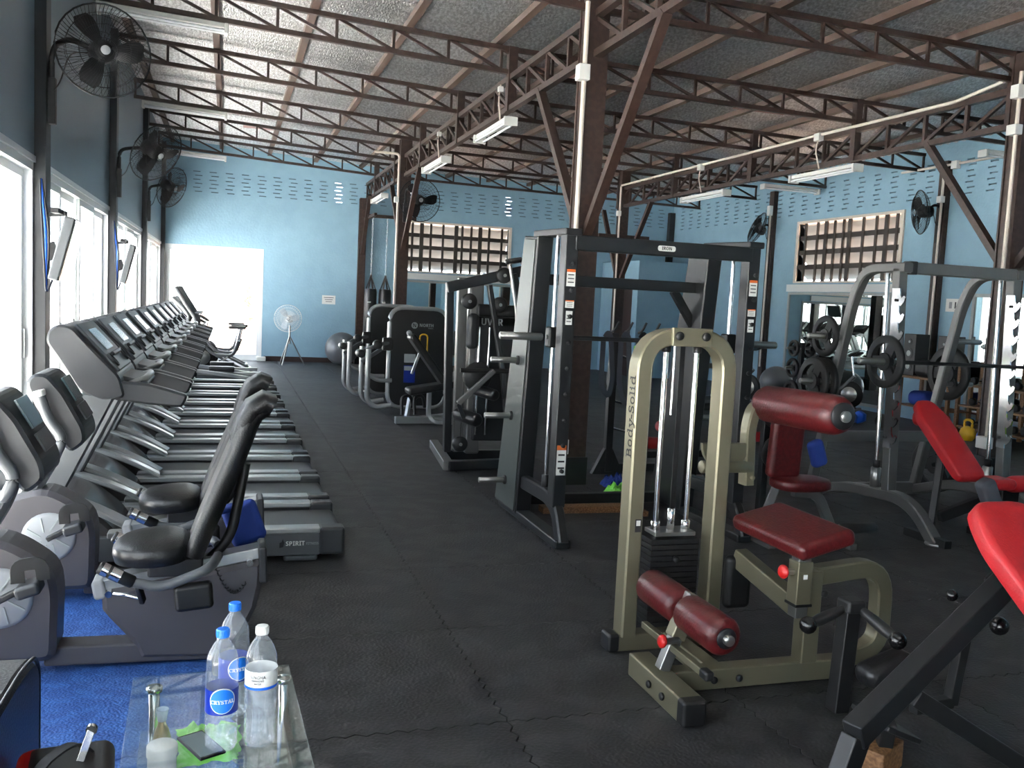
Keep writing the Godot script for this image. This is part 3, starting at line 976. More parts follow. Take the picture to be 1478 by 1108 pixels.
func build_fittings() -> void:
	fan_meshes()
	wall_fan("large black wall fan nearest the camera on the window wall", W(XL + 0.1, 3.35, 7.78), W(-0.86, 3.19, 7.1), Vector3(0.30, -0.10, 1.0), 0.31)
	wall_fan("middle black wall fan on the window wall", W(XL + 0.1, 3.22, 12.25), W(-0.86, 3.16, 11.95), Vector3(0.85, -0.62, 0.75), 0.36)
	wall_fan("far black wall fan on the window wall", W(XL + 0.1, 3.23, 16.65), W(-0.93, 3.2, 16.4), Vector3(1.0, -0.45, 0.7), 0.34)
	wall_fan("black fan facing the room on the far central column", W(2.97, 3.5, 16.36), W(3.16, 3.28, 16.0), Vector3(0.1, -0.05, 1.0), 0.37)
	wall_fan("black wall fan on the right wall post beyond the silver rack", W(XR - 0.1, 3.42, 11.9), W(10.27, 3.29, 11.95), Vector3(-1.0, -0.12, -0.42), 0.34)
	wall_fan("black wall fan on the right wall post above the smith machine", W(XR - 0.1, 3.42, 16.64), W(10.27, 3.33, 16.6), Vector3(-1.0, 0.42, -0.25), 0.34)
	batten("white twin tube light under the central girder nearest the camera", W(2.97, 3.60, 10.0), W(2.97, 3.60, 11.35))
	batten("white twin tube light in the middle of the central girder", W(2.97, 3.60, 13.2), W(2.97, 3.60, 14.6))
	batten("white twin tube light at the far end of the central girder", W(2.97, 3.60, 18.7), W(2.97, 3.60, 20.1))
	batten("white twin tube light under the right girder nearer the camera", W(7.55, 3.49, 9.95), W(7.55, 3.49, 11.35))
	batten("white twin tube light under the far part of the right girder", W(7.55, 3.49, 13.15), W(7.55, 3.49, 14.6))
	batten("tube light behind the large fan on the left", W(-1.28, 4.255, 10.05), W(-0.06, 4.20, 10.05))
	batten("tube light under the truss above the middle fan", W(-1.28, 4.255, 15.0), W(-0.08, 4.20, 15.0))
	batten("tube light under the truss by the back wall on the left", W(-1.28, 4.24, 19.85), W(-0.1, 4.19, 19.85))
	batten("tube light fixed high on the right wall above the louvre window", W(9.4, 3.94, 15.1), W(10.6, 3.93, 15.1), 1)
	batten("tube light high on the right wall at the picture edge", W(9.7, 3.9, 10.2), W(10.6, 3.9, 10.2), 1)
	conduit("white conduit running down the large central column to a socket", [W(2.842, 4.14, 7.45), W(2.842, 0.42, 7.45)], [[W(2.82, 3.55, 7.43), Vector3(0.1, 0.13, 0.1)], [W(2.83, 0.36, 7.44), Vector3(0.06, 0.13, 0.12)]], 0.022)
	conduit("white conduit running down the far central column", [W(2.4, 4.1, 16.4), W(2.845, 4.1, 16.4), W(2.845, 0.5, 16.4)], [[W(2.82, 3.3, 16.4), Vector3(0.08, 0.1, 0.08)]], 0.022)
	conduit("white conduit running down the slim column before the corner room", [W(7.43, 0.4, 17.08), W(7.43, 3.98, 17.08)], [[W(7.41, 3.45, 17.08), Vector3(0.08, 0.1, 0.08)]], 0.02)
	conduit("white conduit along the top of the right girder", [W(7.43, 4.0, 17.05), W(7.47, 4.01, 14.0), W(7.47, 4.0, 10.7), W(7.47, 3.98, 8.3), W(7.43, 4.05, 7.62)], [[W(7.46, 3.97, 13.9), Vector3(0.08, 0.1, 0.12)], [W(7.46, 3.97, 10.7), Vector3(0.08, 0.1, 0.12)]], 0.02)
	conduit("white conduit running down the right column to a socket box", [W(7.425, 4.1, 7.4), W(7.425, 0.45, 7.4)], [[W(7.40, 3.9, 7.4), Vector3(0.09, 0.13, 0.1)], [W(7.40, 3.53, 7.4), Vector3(0.09, 0.1, 0.12)], [W(7.40, 0.4, 7.4), Vector3(0.09, 0.12, 0.14)]], 0.02)
	conduit("pale cable drop to the nearer light of the right girder", [W(7.46, 3.95, 10.7), W(7.44, 3.8, 10.72), W(7.5, 3.56, 10.7)], [], 0.01)
	conduit("pale cable drop to the far light of the right girder", [W(7.46, 3.95, 13.9), W(7.44, 3.8, 13.92), W(7.5, 3.56, 13.9)], [], 0.01)
	conduit("pale cable drop to the near light of the central girder", [W(2.92, 4.05, 10.3), W(2.9, 3.9, 10.3), W(2.93, 3.66, 10.3)], [[W(2.92, 4.0, 10.3), Vector3(0.06, 0.06, 0.06)]], 0.01)
	conduit("pale cable drop to the middle light of the central girder", [W(2.92, 4.05, 13.5), W(2.9, 3.9, 13.5), W(2.93, 3.66, 13.5)], [[W(2.92, 4.0, 13.5), Vector3(0.06, 0.06, 0.06)]], 0.01)
	conduit("white conduit down the wall post left of the right louvre window", [W(XR - 0.13, 3.8, 16.6), W(XR - 0.13, 0.5, 16.6)], [[W(XR - 0.15, 3.7, 16.6), Vector3(0.08, 0.2, 0.1)]], 0.02)
	conduit("white conduit down the wall post right of the right louvre window", [W(XR - 0.13, 3.9, 11.85), W(XR - 0.13, 0.5, 11.85)], [[W(XR - 0.15, 3.5, 11.85), Vector3(0.08, 0.1, 0.1)]], 0.02)
	conduit("white conduit along the top of the right wall", [W(XR - 0.13, 4.02, 12.8), W(XR - 0.13, 4.02, 8.0)], [[W(XR - 0.15, 4.0, 11.6), Vector3(0.08, 0.12, 0.12)]], 0.02)
	television("television on the window post nearest the camera", 7.5)
	television("television on the second window post above the treadmills", 11.95)
	var s := thing("wall_sign", "small white notice on the back wall above the grey ball", "sign", W(2.18, 1.43, DB - 0.004))
	part("board", MB.new().cbox(Vector3.ZERO, Vector3(0.3, 0.2, 0.008), 0.002), M.paper, s)
	for i in 3: part("print_line", MB.new().box(Vector3(0, 0.05 - 0.045 * i, 0.0045), Vector3(0.22 - 0.04 * i, 0.012, 0.001)), M.ink, s)
	s = thing("wall_sign", "small white notice on the right wall near the silver rack", "sign", W(XR - 0.004, 1.87, 11.55))
	part("board", MB.new().cbox(Vector3.ZERO, Vector3(0.008, 0.2, 0.3), 0.002), M.paper, s)
	part("print_mark", MB.new().box(Vector3(-0.0045, 0.0, 0.05), Vector3(0.001, 0.1, 0.03)), M.ink, s)
	part("print_mark", MB.new().box(Vector3(-0.0045, 0.0, -0.05), Vector3(0.001, 0.1, 0.06)), M.grey_plastic, s)

func make_treadmill() -> Node3D:
	var o := thing("treadmill", "x", "treadmill", Vector3.ZERO, 0, "treadmills in a row along the windows")
	for s in [-1.0, 1.0]:
		var z: float = s * 0.335
		part("side_rail", MB.new().cbar(Vector3(-0.62, 0.19, z), Vector3(0.55, 0.19, z), 0.1, 0.035, 0.008), M.rail_silver, o)
		part("side_panel", MB.new().cbar(Vector3(-1.0, 0.11, z + s * 0.02), Vector3(0.55, 0.11, z + s * 0.02), 0.05, 0.14, 0.008), M.tm_grey, o)
		part("end_cap", MB.new().rbox(Vector3(0.62, 0.125, z), Vector3(0.15, 0.165, 0.115), 0.02), M.tm_dark, o)
		part("foot", MB.new().rbox(Vector3(0.44, 0.022, z), Vector3(0.2, 0.044, 0.07), 0.02), M.tm_grey, o)
		# uprights lean back towards the runner
		var P := [Vector2(-1.2, 0.1), Vector2(-1.0, 0.1), Vector2(-0.58, 0.98), Vector2(-0.78, 0.99)]
		part("upright", MB.new().ext(rnd2(P, 0.03, 2), -0.035, 0.035, Transform3D(Basis(), Vector3(0, 0, s * 0.36)), 0.01), M.tm_grey, o)
		var Q := [Vector2(-0.60, 1.06), Vector2(-0.41, 1.045), Vector2(-0.30, 1.015), Vector2(-0.205, 0.985), Vector2(-0.235, 0.915), Vector2(-0.41, 0.93), Vector2(-0.60, 0.955)]
		part("handrail", MB.new().ext(rnd2(Q, 0.02, 2), -0.035, 0.035, Transform3D(Basis(), Vector3(0, 0, s * 0.35)), 0.012), M.tm_dark, o)
	part("belt", MB.new().rbox(Vector3(0.05, 0.13, 0), Vector3(1.28, 0.07, 0.56), 0.03, Basis(), 2), M.belt, o)
	# motor hood with flared rim towards the belt
	var H := [Vector2(-1.24, 0.06), Vector2(-1.24, 0.36), Vector2(-1.1, 0.44), Vector2(-0.92, 0.43), Vector2(-0.78, 0.37), Vector2(-0.68, 0.29), Vector2(-0.6, 0.215), Vector2(-0.56, 0.15), Vector2(-0.56, 0.06)]
	var hood := part("motor_hood", MB.new().ext(rnd2(H, 0.05, 3), -0.31, 0.31, Transform3D(), 0.02), M.tm_hood, o)
	for s in [-1.0, 1.0]:
		var wing := []
		for i in 9:
			var t := i / 8.0
			wing.append(Vector3(lerpf(-1.05, -0.46, t), 0.44 - 0.225 * pow(t, 1.6), s * lerpf(0.29, 0.36, t)))
		part("rim", MB.new().rect(wing, 0.13, 0.03), M.rail_silver, hood)
	var em := MB.new()
	em.cyl(Vector3(-0.97, 0.432, 0.18), Vector3(-0.97, 0.438, 0.18), 0.05, 14)
	part("emblem", em, M.paper, hood)
	for k in 3: part("emblem_dot", MB.new().cyl(Vector3(-0.985 + 0.017 * k, 0.438, 0.19 - 0.012 * (k % 2)), Vector3(-0.985 + 0.017 * k, 0.441, 0.19 - 0.012 * (k % 2)), 0.008, 8), M.ink, hood)
	# console
	var C := [Vector2(-0.93, 1.265), Vector2(-0.915, 1.33), Vector2(-0.87, 1.36), Vector2(-0.80, 1.35), Vector2(-0.70, 1.235), Vector2(-0.56, 1.085), Vector2(-0.53, 0.97), Vector2(-0.64, 0.945), Vector2(-0.765, 1.0), Vector2(-0.86, 1.16)]
	var con := part("console", MB.new().ext(rnd2(C, 0.03, 3), -0.4, 0.4, Transform3D(), 0.012), M.tm_dark, o)
	var f := (Vector2(-0.56, 1.085) - Vector2(-0.80, 1.35)).normalized()
	var n := Vector3(-f.y, f.x, 0) if -f.y > 0 else Vector3(f.y, -f.x, 0)
	var B := Basis(Vector3(f.x, f.y, 0), n, Vector3(f.x, f.y, 0).cross(n))
	var cc := Vector3(-0.69, 1.228, 0)
	part("face_plate", MB.new().rbox(cc + n * 0.006, Vector3(0.34, 0.02, 0.62), 0.009, B, 2), M.tm_grey, con)
	part("display", MB.new().rbox(cc + B * Vector3(-0.04, 0.016, 0), Vector3(0.15, 0.008, 0.3), 0.003, B, 1), M.screen, con)
	part("reading_ledge", MB.new().rbox(cc + B * Vector3(0.07, 0.02, 0), Vector3(0.025, 0.035, 0.34), 0.008, B, 1), M.tm_dark, con)
	for s in [-1.0, 1.0]: part("cup_holder", MB.new().lathe([Vector2(0.045, 0), Vector2(0.045, 0.02), Vector2(0.036, 0.02), Vector2(0.034, -0.01), Vector2(0, -0.01)], Transform3D(B, cc + B * Vector3(0.1, 0.008, s * 0.26)), 14), M.black, con)
	part("keypad", MB.new().rbox(Vector3(-0.50, 1.045, 0), Vector3(0.16, 0.03, 0.5), 0.012, Basis(Vector3.BACK, -0.25), 1), M.tm_grey, con)
	part("grip_bar", MB.new().tube(rnd([Vector3(-0.6, 1.0, -0.3), Vector3(-0.44, 1.06, -0.22), Vector3(-0.44, 1.06, 0.22), Vector3(-0.6, 1.0, 0.3)], 0.08), 0.02, 8), M.rail_silver, o)
	return o

func build_treadmills() -> void:
	var ds := [5.80, 6.68, 7.54, 8.44, 9.38, 10.31, 11.28, 12.24, 13.2, 14.15]
	var nth := ["nearest the camera, with white lettering on its side panel", "second from the camera in the row along the windows", "third from the camera in the row along the windows", "fourth from the camera in the row along the windows", "fifth from the camera in the row along the windows", "sixth from the camera in the row along the windows", "seventh from the camera in the row along the windows", "eighth from the camera in the row along the windows", "ninth from the camera, second last of the row", "farthest of the row, nearest the elliptical trainers"]
	var t := make_treadmill()
	t.position = W(0, 0, ds[0])
	t.set_meta("label", "grey treadmill " + nth[0])
	for i in range(1, ds.size()):
		copy(t, "grey treadmill " + nth[i], W(0, 0, ds[i]))
	words("SPIRIT", 0.036, M.paper, t, Transform3D(Basis(), Vector3(0.405, 0.115, 0.3835)), "Droid Sans", true, true)
	words("FITNESS", 0.02, M.rail_silver, t, Transform3D(Basis(), Vector3(0.505, 0.113, 0.3835)), "Droid Sans")
	part("logo_flame", MB.new().ext([Vector2(0, 0), Vector2(0.022, 0.005), Vector2(0.028, 0.03), Vector2(0.018, 0.055), Vector2(0.012, 0.035), Vector2(0.0, 0.03)], 0, 0.0015, Transform3D(Basis(), Vector3(0.315, 0.09, 0.381))), M.dark_steel, t)

func make_bike() -> Node3D:
	var o := thing("recumbent_bike", "x", "exercise bike", Vector3.ZERO, 0, "recumbent exercise bikes")
	# front housing
	var S := [Vector2(-1.22, 0.06), Vector2(-1.24, 0.34), Vector2(-1.12, 0.48), Vector2(-0.99, 0.55), Vector2(-0.87, 0.575), Vector2(-0.775, 0.53), Vector2(-0.66, 0.44), Vector2(-0.642, 0.34), Vector2(-0.65, 0.06)]
	var sh := part("housing", MB.new().ext(rnd2(S, 0.05, 3), -0.11, 0.11, Transform3D(), 0.025), M.shroud, o)
	for s in [-1.0, 1.0]:
		var X := Transform3D(Basis(Vector3.RIGHT, s * PI / 2), Vector3(-0.85, 0.335, s * 0.105))
		var disc := part("crank_disc", MB.new().lathe([Vector2(0, 0.02), Vector2(0.03, 0.022), Vector2(0.105, 0.018), Vector2(0.122, 0.01), Vector2(0.125, 0.0)], X, 28), M.grey_plastic, sh)
		for k in 8:
			var a := TAU * k / 8 + 0.2
			part("spoke_rib", MB.new().bar(X * Vector3(cos(a) * 0.035, 0.023, sin(a) * 0.035), X * Vector3(cos(a + 0.25) * 0.105, 0.020, sin(a + 0.25) * 0.105), 0.006, 0.006), M.shop_grey, disc)
		var dirv: Vector3 = Vector3(0.13, 0.075, 0) * s
		part("crank_arm", MB.new().cbar(Vector3(-0.85, 0.335, s * 0.15), Vector3(-0.85, 0.335, s * 0.17) + dirv, 0.025, 0.035, 0.006, Vector3.BACK), M.black, o)
		var pc: Vector3 = Vector3(-0.85, 0.335, s * 0.23) + dirv
		var ped := part("pedal", MB.new().rbox(pc, Vector3(0.09, 0.05, 0.11), 0.015, Basis(Vector3.BACK, 0.3)), M.tm_dark, o)
		part("strap", MB.new().rect(rnd([pc + Vector3(-0.04, 0.02, 0), pc + Vector3(-0.045, 0.09, 0), pc + Vector3(0.04, 0.10, 0), pc + Vector3(0.05, 0.03, 0)], 0.03), 0.05, 0.006, Vector3.BACK, 0.001), M.black, ped)
	# base beam and rear body
	part("base_beam", MB.new().cbar(Vector3(-0.70, 0.065, 0), Vector3(-0.02, 0.05, 0), 0.12, 0.085, 0.012), M.shroud, o)
	part("stabiliser", MB.new().cbar(Vector3(-1.05, 0.035, -0.26), Vector3(-1.05, 0.035, 0.26), 0.09, 0.07, 0.02), M.shroud, o)
	part("stabiliser", MB.new().cbar(Vector3(0.0, 0.03, -0.24), Vector3(0.0, 0.03, 0.24), 0.09, 0.06, 0.02), M.shroud, o)
	var R := [Vector2(-0.486, 0.33), Vector2(-0.48, 0.252), Vector2(-0.453, 0.215), Vector2(-0.396, 0.148), Vector2(-0.352, 0.09), Vector2(-0.33, 0.035), Vector2(-0.03, 0.02), Vector2(0.03, 0.05), Vector2(0.085, 0.132), Vector2(0.13, 0.23), Vector2(0.15, 0.33), Vector2(0.152, 0.44)]
	part("rear_body", MB.new().ext(R, -0.075, 0.075, Transform3D(), 0.02), M.shroud, o)
	var rail := part("seat_rail", MB.new().cbar(Vector3(-0.50, 0.345, 0), Vector3(0.14, 0.465, 0), 0.1, 0.05, 0.006), M.rail_silver, o)
	part("end_cap", MB.new().rbox(Vector3(0.155, 0.42, 0), Vector3(0.035, 0.16, 0.17), 0.012, Basis(Vector3.BACK, 0.05), 2), M.tm_dark, rail)
	part("end_cap", MB.new().rbox(Vector3(-0.495, 0.335, 0), Vector3(0.05, 0.08, 0.14), 0.015, Basis(Vector3.BACK, 0.19), 2), M.grey_plastic, rail)
	for p in [Vector3(-0.455, 0.325, 0.0), Vector3(0.10, 0.435, 0.0)]:
		part("bolt", MB.new().cyl(p + Vector3(0, 0, 0.05), p + Vector3(0, 0, 0.092), 0.014, 10), M.chrome, rail)
	part("carriage", MB.new().rbox(Vector3(-0.2, 0.42, 0), Vector3(0.22, 0.08, 0.14), 0.012), M.tm_dark, o)
	# seat: rounded wedge
	var SO := []
	for i in 24:
		var a := TAU * i / 24
		var x := cos(a)
		var z := sin(a)
		SO.append(Vector2(-0.265 + 0.155 * signf(x) * pow(absf(x), 0.7), (0.20 - 0.05 * smoothstep(0.2, -1.0, x)) * signf(z) * pow(absf(z), 0.65)))
	var st := MB.new()
	var lay := [[0.455, 0.80], [0.465, 0.95], [0.50, 1.0], [0.525, 0.98], [0.535, 0.93], [0.553, 0.75], [0.558, 0.4], [0.56, 0.0]]
	cushion(st, SO, Vector2(-0.265, 0), lay, Transform3D(Basis(Vector3.BACK, 0.06), Vector3(0.0, 0.01, 0)))
	part("seat", st, M.vinyl, o)
	# backrest: swept board with headrest
	var path := [Vector3(-0.125, 0.47, 0), Vector3(-0.075, 0.60, 0), Vector3(-0.02, 0.735, 0), Vector3(0.03, 0.86, 0), Vector3(0.062, 0.95, 0), Vector3(0.085, 1.02, 0), Vector3(0.11, 1.07, 0), Vector3(0.15, 1.10, 0)]
	var wid := [0.125, 0.16, 0.19, 0.19, 0.175, 0.15, 0.14, 0.12]
	part("backrest", loft(path, wid, 0.042), M.vinyl, o)
	var path2 := [Vector3(0.05, 0.955, 0), Vector3(0.075, 1.03, 0), Vector3(0.105, 1.085, 0), Vector3(0.15, 1.115, 0), Vector3(0.18, 1.10, 0)]
	part("headrest", loft(path2, [0.13, 0.15, 0.15, 0.14, 0.11], 0.042), M.vinyl, o)
	part("back_frame", MB.new().tube(rnd([Vector3(-0.1, 0.40, 0), Vector3(0.02, 0.52, 0), Vector3(0.075, 0.85, 0)], 0.1), 0.022, 8), M.black, o)
	for s in [-1.0, 1.0]:
		var z: float = s * 0.235
		var ar := part("armrest", MB.new().tube(rnd([Vector3(-0.03, 0.47, s * 0.08), Vector3(-0.06, 0.46, z), Vector3(-0.24, 0.39, z), Vector3(-0.345, 0.415, z), Vector3(-0.37, 0.43, z)], 0.06), 0.021, 8), M.tm_grey, o)
		part("grip", MB.new().cyl(Vector3(-0.345, 0.415, z), Vector3(-0.475, 0.485, z), 0.026, 12, 0.006), M.black, ar)
		part("sensor_band", MB.new().cyl(Vector3(-0.395, 0.442, z), Vector3(-0.43, 0.461, z), 0.0275, 12), M.chrome, ar)
		part("sensor_band", MB.new().cyl(Vector3(-0.44, 0.466, z), Vector3(-0.462, 0.478, z), 0.0275, 12), M.chrome, ar)
		part("bracket", MB.new().cbar(Vector3(-0.33, 0.40, z), Vector3(-0.315, 0.32, z * 0.8), 0.02, 0.03, 0.004), M.black, ar)
		part("lever", MB.new().tube(rnd([Vector3(-0.315, 0.33, z * 0.8), Vector3(-0.38, 0.345, z * 0.7), Vector3(-0.43, 0.34, z * 0.55)], 0.03), 0.008, 6), M.chrome, ar)
	part("bottle_pouch", MB.new().rbox(Vector3(-0.12, 0.345, 0.22), Vector3(0.15, 0.11, 0.06), 0.02, Basis(Vector3.BACK, 0.1)), M.black, o)
	var coil := []
	for i in 60:
		var t := i / 59.0
		coil.append(Vector3(-0.04 + 0.12 * t + 0.006 * cos(i * 1.3), 0.44 - 0.12 * sin(t * 2.4) + 0.006 * sin(i * 1.3), 0.12))
	part("coiled_cable", MB.new().tube(coil, 0.004, 5), M.black, o)
	# console mast, screen housing and handles
	part("mast", MB.new().rect(rnd([Vector3(-0.98, 0.50, 0), Vector3(-0.86, 0.72, 0), Vector3(-0.83, 0.85, 0)], 0.1), 0.09, 0.13, Vector3.BACK, 0.02), M.tm_grey, o)
	var C := [Vector2(-0.94, 1.10), Vector2(-0.915, 1.145), Vector2(-0.85, 1.15), Vector2(-0.775, 1.06), Vector2(-0.685, 0.89), Vector2(-0.675, 0.82), Vector2(-0.745, 0.765), Vector2(-0.815, 0.86), Vector2(-0.90, 0.995)]
	var con := part("console", MB.new().ext(rnd2(C, 0.03, 3), -0.19, 0.19, Transform3D(), 0.014), M.tm_dark, o)
	var f := (Vector2(-0.69, 0.9) - Vector2(-0.83, 1.14)).normalized()
	var n := Vector3(-f.y, f.x, 0)
	var B := Basis(Vector3(f.x, f.y, 0), n, Vector3(f.x, f.y, 0).cross(n))
	part("display", MB.new().rbox(Vector3(-0.775, 1.06, 0) + n * 0.012, Vector3(0.13, 0.012, 0.2), 0.004, B, 1), M.screen, con)
	part("keypad", MB.new().rbox(Vector3(-0.715, 0.95, 0) + n * 0.012, Vector3(0.08, 0.01, 0.22), 0.004, B, 1), M.tm_grey, con)
	for s in [-1.0, 1.0]:
		var z: float = s * 0.235
		var h := part("handle", MB.new().tube(rnd([Vector3(-0.90, 0.745, s * 0.04), Vector3(-0.80, 0.765, z), Vector3(-0.765, 0.85, z), Vector3(-0.83, 0.93, z), Vector3(-0.868, 1.05, z)], 0.06), 0.024, 10), M.tm_grey, o)
		part("handle_tip", MB.new().cyl(Vector3(-0.866, 1.045, z), Vector3(-0.876, 1.075, z), 0.026, 12, 0.004, 0.03), M.white, h)
	return o

# stack of scaled outlines (x, z) closing at the top: padded seat shapes
func cushion(mb: MB, outline: Array, c: Vector2, layers: Array, X := Transform3D()) -> void:
	var k := outline.size()
	var rings := []
	for L in layers:
		var r := []
		for p in outline:
			var q: Vector2 = c + (p - c) * L[1]
			r.append(X * Vector3(q.x, L[0], q.y))
		rings.append(r)
	var N := []
	for i in rings.size():
		var row := []
		for j in k:
			var a: Vector3 = rings[i][(j + 1) % k] - rings[i][(j + k - 1) % k]
			var b: Vector3 = rings[mini(i + 1, rings.size() - 1)][j] - rings[maxi(i - 1, 0)][j]
			var m := a.cross(b)
			if m.length() < 1e-9: m = X.basis.y
			m = m.normalized()
			var out: Vector3 = rings[i][j] - X * Vector3(c.x, layers[1][0], c.y)
			if m.dot(out) < 0: m = -m
			row.append(m)
		N.append(row)
	for i in rings.size() - 1:
		for j in k:
			var j2 := (j + 1) % k
			mb.quads(rings[i][j], rings[i][j2], rings[i + 1][j2], rings[i + 1][j], N[i][j], N[i][j2], N[i + 1][j2], N[i + 1][j])
	var bc: Vector3 = X * Vector3(c.x, layers[0][0], c.y)
	for j in k:
		var dn := -X.basis.y
		mb.tri(bc, rings[0][j], rings[0][(j + 1) % k], dn, dn, dn)

# padded board that follows a path in the xy plane, with a half width along z at each station
func loft(path: Array, wid: Array, thick: float) -> MB:
	var mb := MB.new()
	var rings := []
	var nr := []
	var k := 16
	for i in path.size():
		var t: Vector3 = (path[mini(i + 1, path.size() - 1)] - path[maxi(i - 1, 0)]).normalized()
		var n := Vector3(-t.y, t.x, 0)
		var r := []
		var m := []
		for j in k:
			var a := TAU * j / k
			var c := cos(a); var s := sin(a)
			var z: float = wid[i] * signf(c) * pow(absf(c), 0.6)
			var y := thick * signf(s) * pow(absf(s), 0.6)
			var dish := 0.12 * z * z / maxf(wid[i], 0.01)
			r.append(path[i] + n * (y + dish) + Vector3(0, 0, z))
			m.append((n * s + Vector3(0, 0, c * 0.5)).normalized())
		rings.append(r); nr.append(m)
	for i in path.size() - 1:
		for j in k:
			var j2 := (j + 1) % k
			mb.quads(rings[i][j], rings[i][j2], rings[i + 1][j2], rings[i + 1][j], nr[i][j], nr[i][j2], nr[i + 1][j2], nr[i + 1][j])
	for e in [0, path.size() - 1]:
		var t: Vector3 = (path[1] - path[0]).normalized() * -1.0 if e == 0 else (path[e] - path[e - 1]).normalized()
		for j in range(1, k - 1): mb.tri(rings[e][0], rings[e][j], rings[e][j + 1], t, t, t)
	return mb

func build_bikes() -> void:
	var b := make_bike()
	b.position = W(0.01, 0, 4.05)
	b.set_meta("label", "grey recumbent exercise bike nearest the glass table")
	copy(b, "grey recumbent exercise bike between the near bike and the first treadmill", W(0.03, 0, 4.98))
	# blue towel on the back of the seat of the near bike
	var t := thing("towel", "blue towel hanging behind the seat of the near bike", "towel", W(0.06, 0.56, 4.32))
	part("cloth", MB.new().rbox(Vector3(0.03, -0.04, 0), Vector3(0.16, 0.20, 0.06), 0.03, Basis(Vector3.BACK, 0.35)), M.blue_cloth, t)
	part("fold", MB.new().rbox(Vector3(-0.08, 0.03, 0.03), Vector3(0.16, 0.03, 0.08), 0.014, Basis(Vector3.BACK, 0.2)), M.blue_cloth, t)

# lettering wrapped round a vertical cylinder of radius r; centred on angle a (0 faces +z)
func bent_words(text: String, size: float, mat_: Material, parent: Node, r: float, y: float, a: float, bold := false) -> void:
	var t := TextMesh.new()
	var f := SystemFont.new()
	f.font_names = PackedStringArray(["Droid Serif" if bold else "Droid Sans"])
	if bold: f.font_weight = 700
	t.font = f
	t.text = text
	t.font_size = 48
	t.pixel_size = size / 48.0
	t.depth = 0.0008
	t.curve_step = 2.0
	var arr := t.get_mesh_arrays()
	var vs: PackedVector3Array = arr[Mesh.ARRAY_VERTEX]
	var ns: PackedVector3Array = arr[Mesh.ARRAY_NORMAL]
	for i in vs.size():
		var p := vs[i]
		var q := a + p.x / r
		vs[i] = Vector3(sin(q) * (r + p.z), y + p.y, cos(q) * (r + p.z))
		var n := ns[i]
		ns[i] = Vector3(sin(q) * n.z + cos(q) * n.x, n.y, cos(q) * n.z - sin(q) * n.x)
	var out := []
	out.resize(Mesh.ARRAY_MAX)
	out[Mesh.ARRAY_VERTEX] = vs
	out[Mesh.ARRAY_NORMAL] = ns
	out[Mesh.ARRAY_INDEX] = arr[Mesh.ARRAY_INDEX]
	var am := ArrayMesh.new()
	am.add_surface_from_arrays(Mesh.PRIMITIVE_TRIANGLES, out)
	same("lettering", am, mat_, parent)

# part of a cylinder skin, from angle a0 to a1
func skin(r: float, y0: float, y1: float, a0: float, a1: float, k := 24) -> MB:
	var mb := MB.new()
	for i in k:
		var p := lerpf(a0, a1, float(i) / k)
		var q := lerpf(a0, a1, float(i + 1) / k)
		var u := Vector3(sin(p), 0, cos(p))
		var w := Vector3(sin(q), 0, cos(q))
		mb.quads(u * r + Vector3(0, y0, 0), w * r + Vector3(0, y0, 0), w * r + Vector3(0, y1, 0), u * r + Vector3(0, y1, 0), u, w, w, u)
	return mb

func bottle(label: String, at: Vector3, turn: float, cap: Material, level: float, style: int) -> void:
	var o := thing("water_bottle", label, "bottle", at, turn, "water bottles on the glass table")
	var R := 0.041
	var pr := [Vector2(0.0, 0.004), Vector2(0.024, 0.0), Vector2(0.036, 0.006), Vector2(R, 0.02)]
	for i in 5:
		var y := 0.04 + 0.022 * i
		pr.append(Vector2(R, y)); pr.append(Vector2(R - 0.0018, y + 0.006)); pr.append(Vector2(R, y + 0.012))
	pr.append_array([Vector2(R, 0.215), Vector2(0.0395, 0.225), Vector2(R, 0.234), Vector2(0.038, 0.252), Vector2(0.031, 0.270), Vector2(0.022, 0.285), Vector2(0.0155, 0.294), Vector2(0.0145, 0.300), Vector2(0.0175, 0.302), Vector2(0.0175, 0.305), Vector2(0.0135, 0.306), Vector2(0.0135, 0.32)])
	part("body", MB.new().lathe(pr, Transform3D(), 28), M.pet, o)
	var wp := [Vector2(0.0, 0.006), Vector2(0.023, 0.003), Vector2(0.034, 0.009), Vector2(R - 0.003, 0.022), Vector2(R - 0.003, level), Vector2(0.0, level)]
	part("water", MB.new().lathe(wp, Transform3D(), 24), M.water, o)
	var cp := MB.new().lathe([Vector2(0.0165, 0.302), Vector2(0.0165, 0.321), Vector2(0.015, 0.3235), Vector2(0, 0.3235)], Transform3D(), 24)
	for i in 24:
		var a := TAU * i / 24
		cp.box(Vector3(sin(a) * 0.0165, 0.312, cos(a) * 0.0165), Vector3(0.0016, 0.017, 0.0016), Basis(Vector3.UP, a))
	part("cap", cp, cap, o)
	if style == 0:
		var lb := part("label_band", skin(R + 0.0008, 0.108, 0.172, -PI, PI, 32), M.blue_label, o)
		part("label_badge", badge(R + 0.0016, 0.146, 0.034, 0.0), M.paper, lb)
		part("label_badge", badge(R + 0.0024, 0.146, 0.0315, 0.0), M.light_blue, lb)
		bent_words("CRYSTAL", 0.0135, M.paper, lb, R + 0.003, 0.144, 0.0, true)
	else:
		var lb := part("label_band", skin(R + 0.0008, 0.165, 0.213, -PI, PI, 32), M.paper, o)
		part("label_stripe", skin(R + 0.0014, 0.165, 0.172, -PI, PI, 32), M.blue_plastic, lb)
		bent_words("SINGHA", 0.0115, M.ink, lb, R + 0.0015, 0.199, 0.0)
		bent_words("DRINKING", 0.007, M.ink, lb, R + 0.0015, 0.190, 0.0)
		bent_words("WATER", 0.006, M.dark_steel, lb, R + 0.0015, 0.182, 0.0)

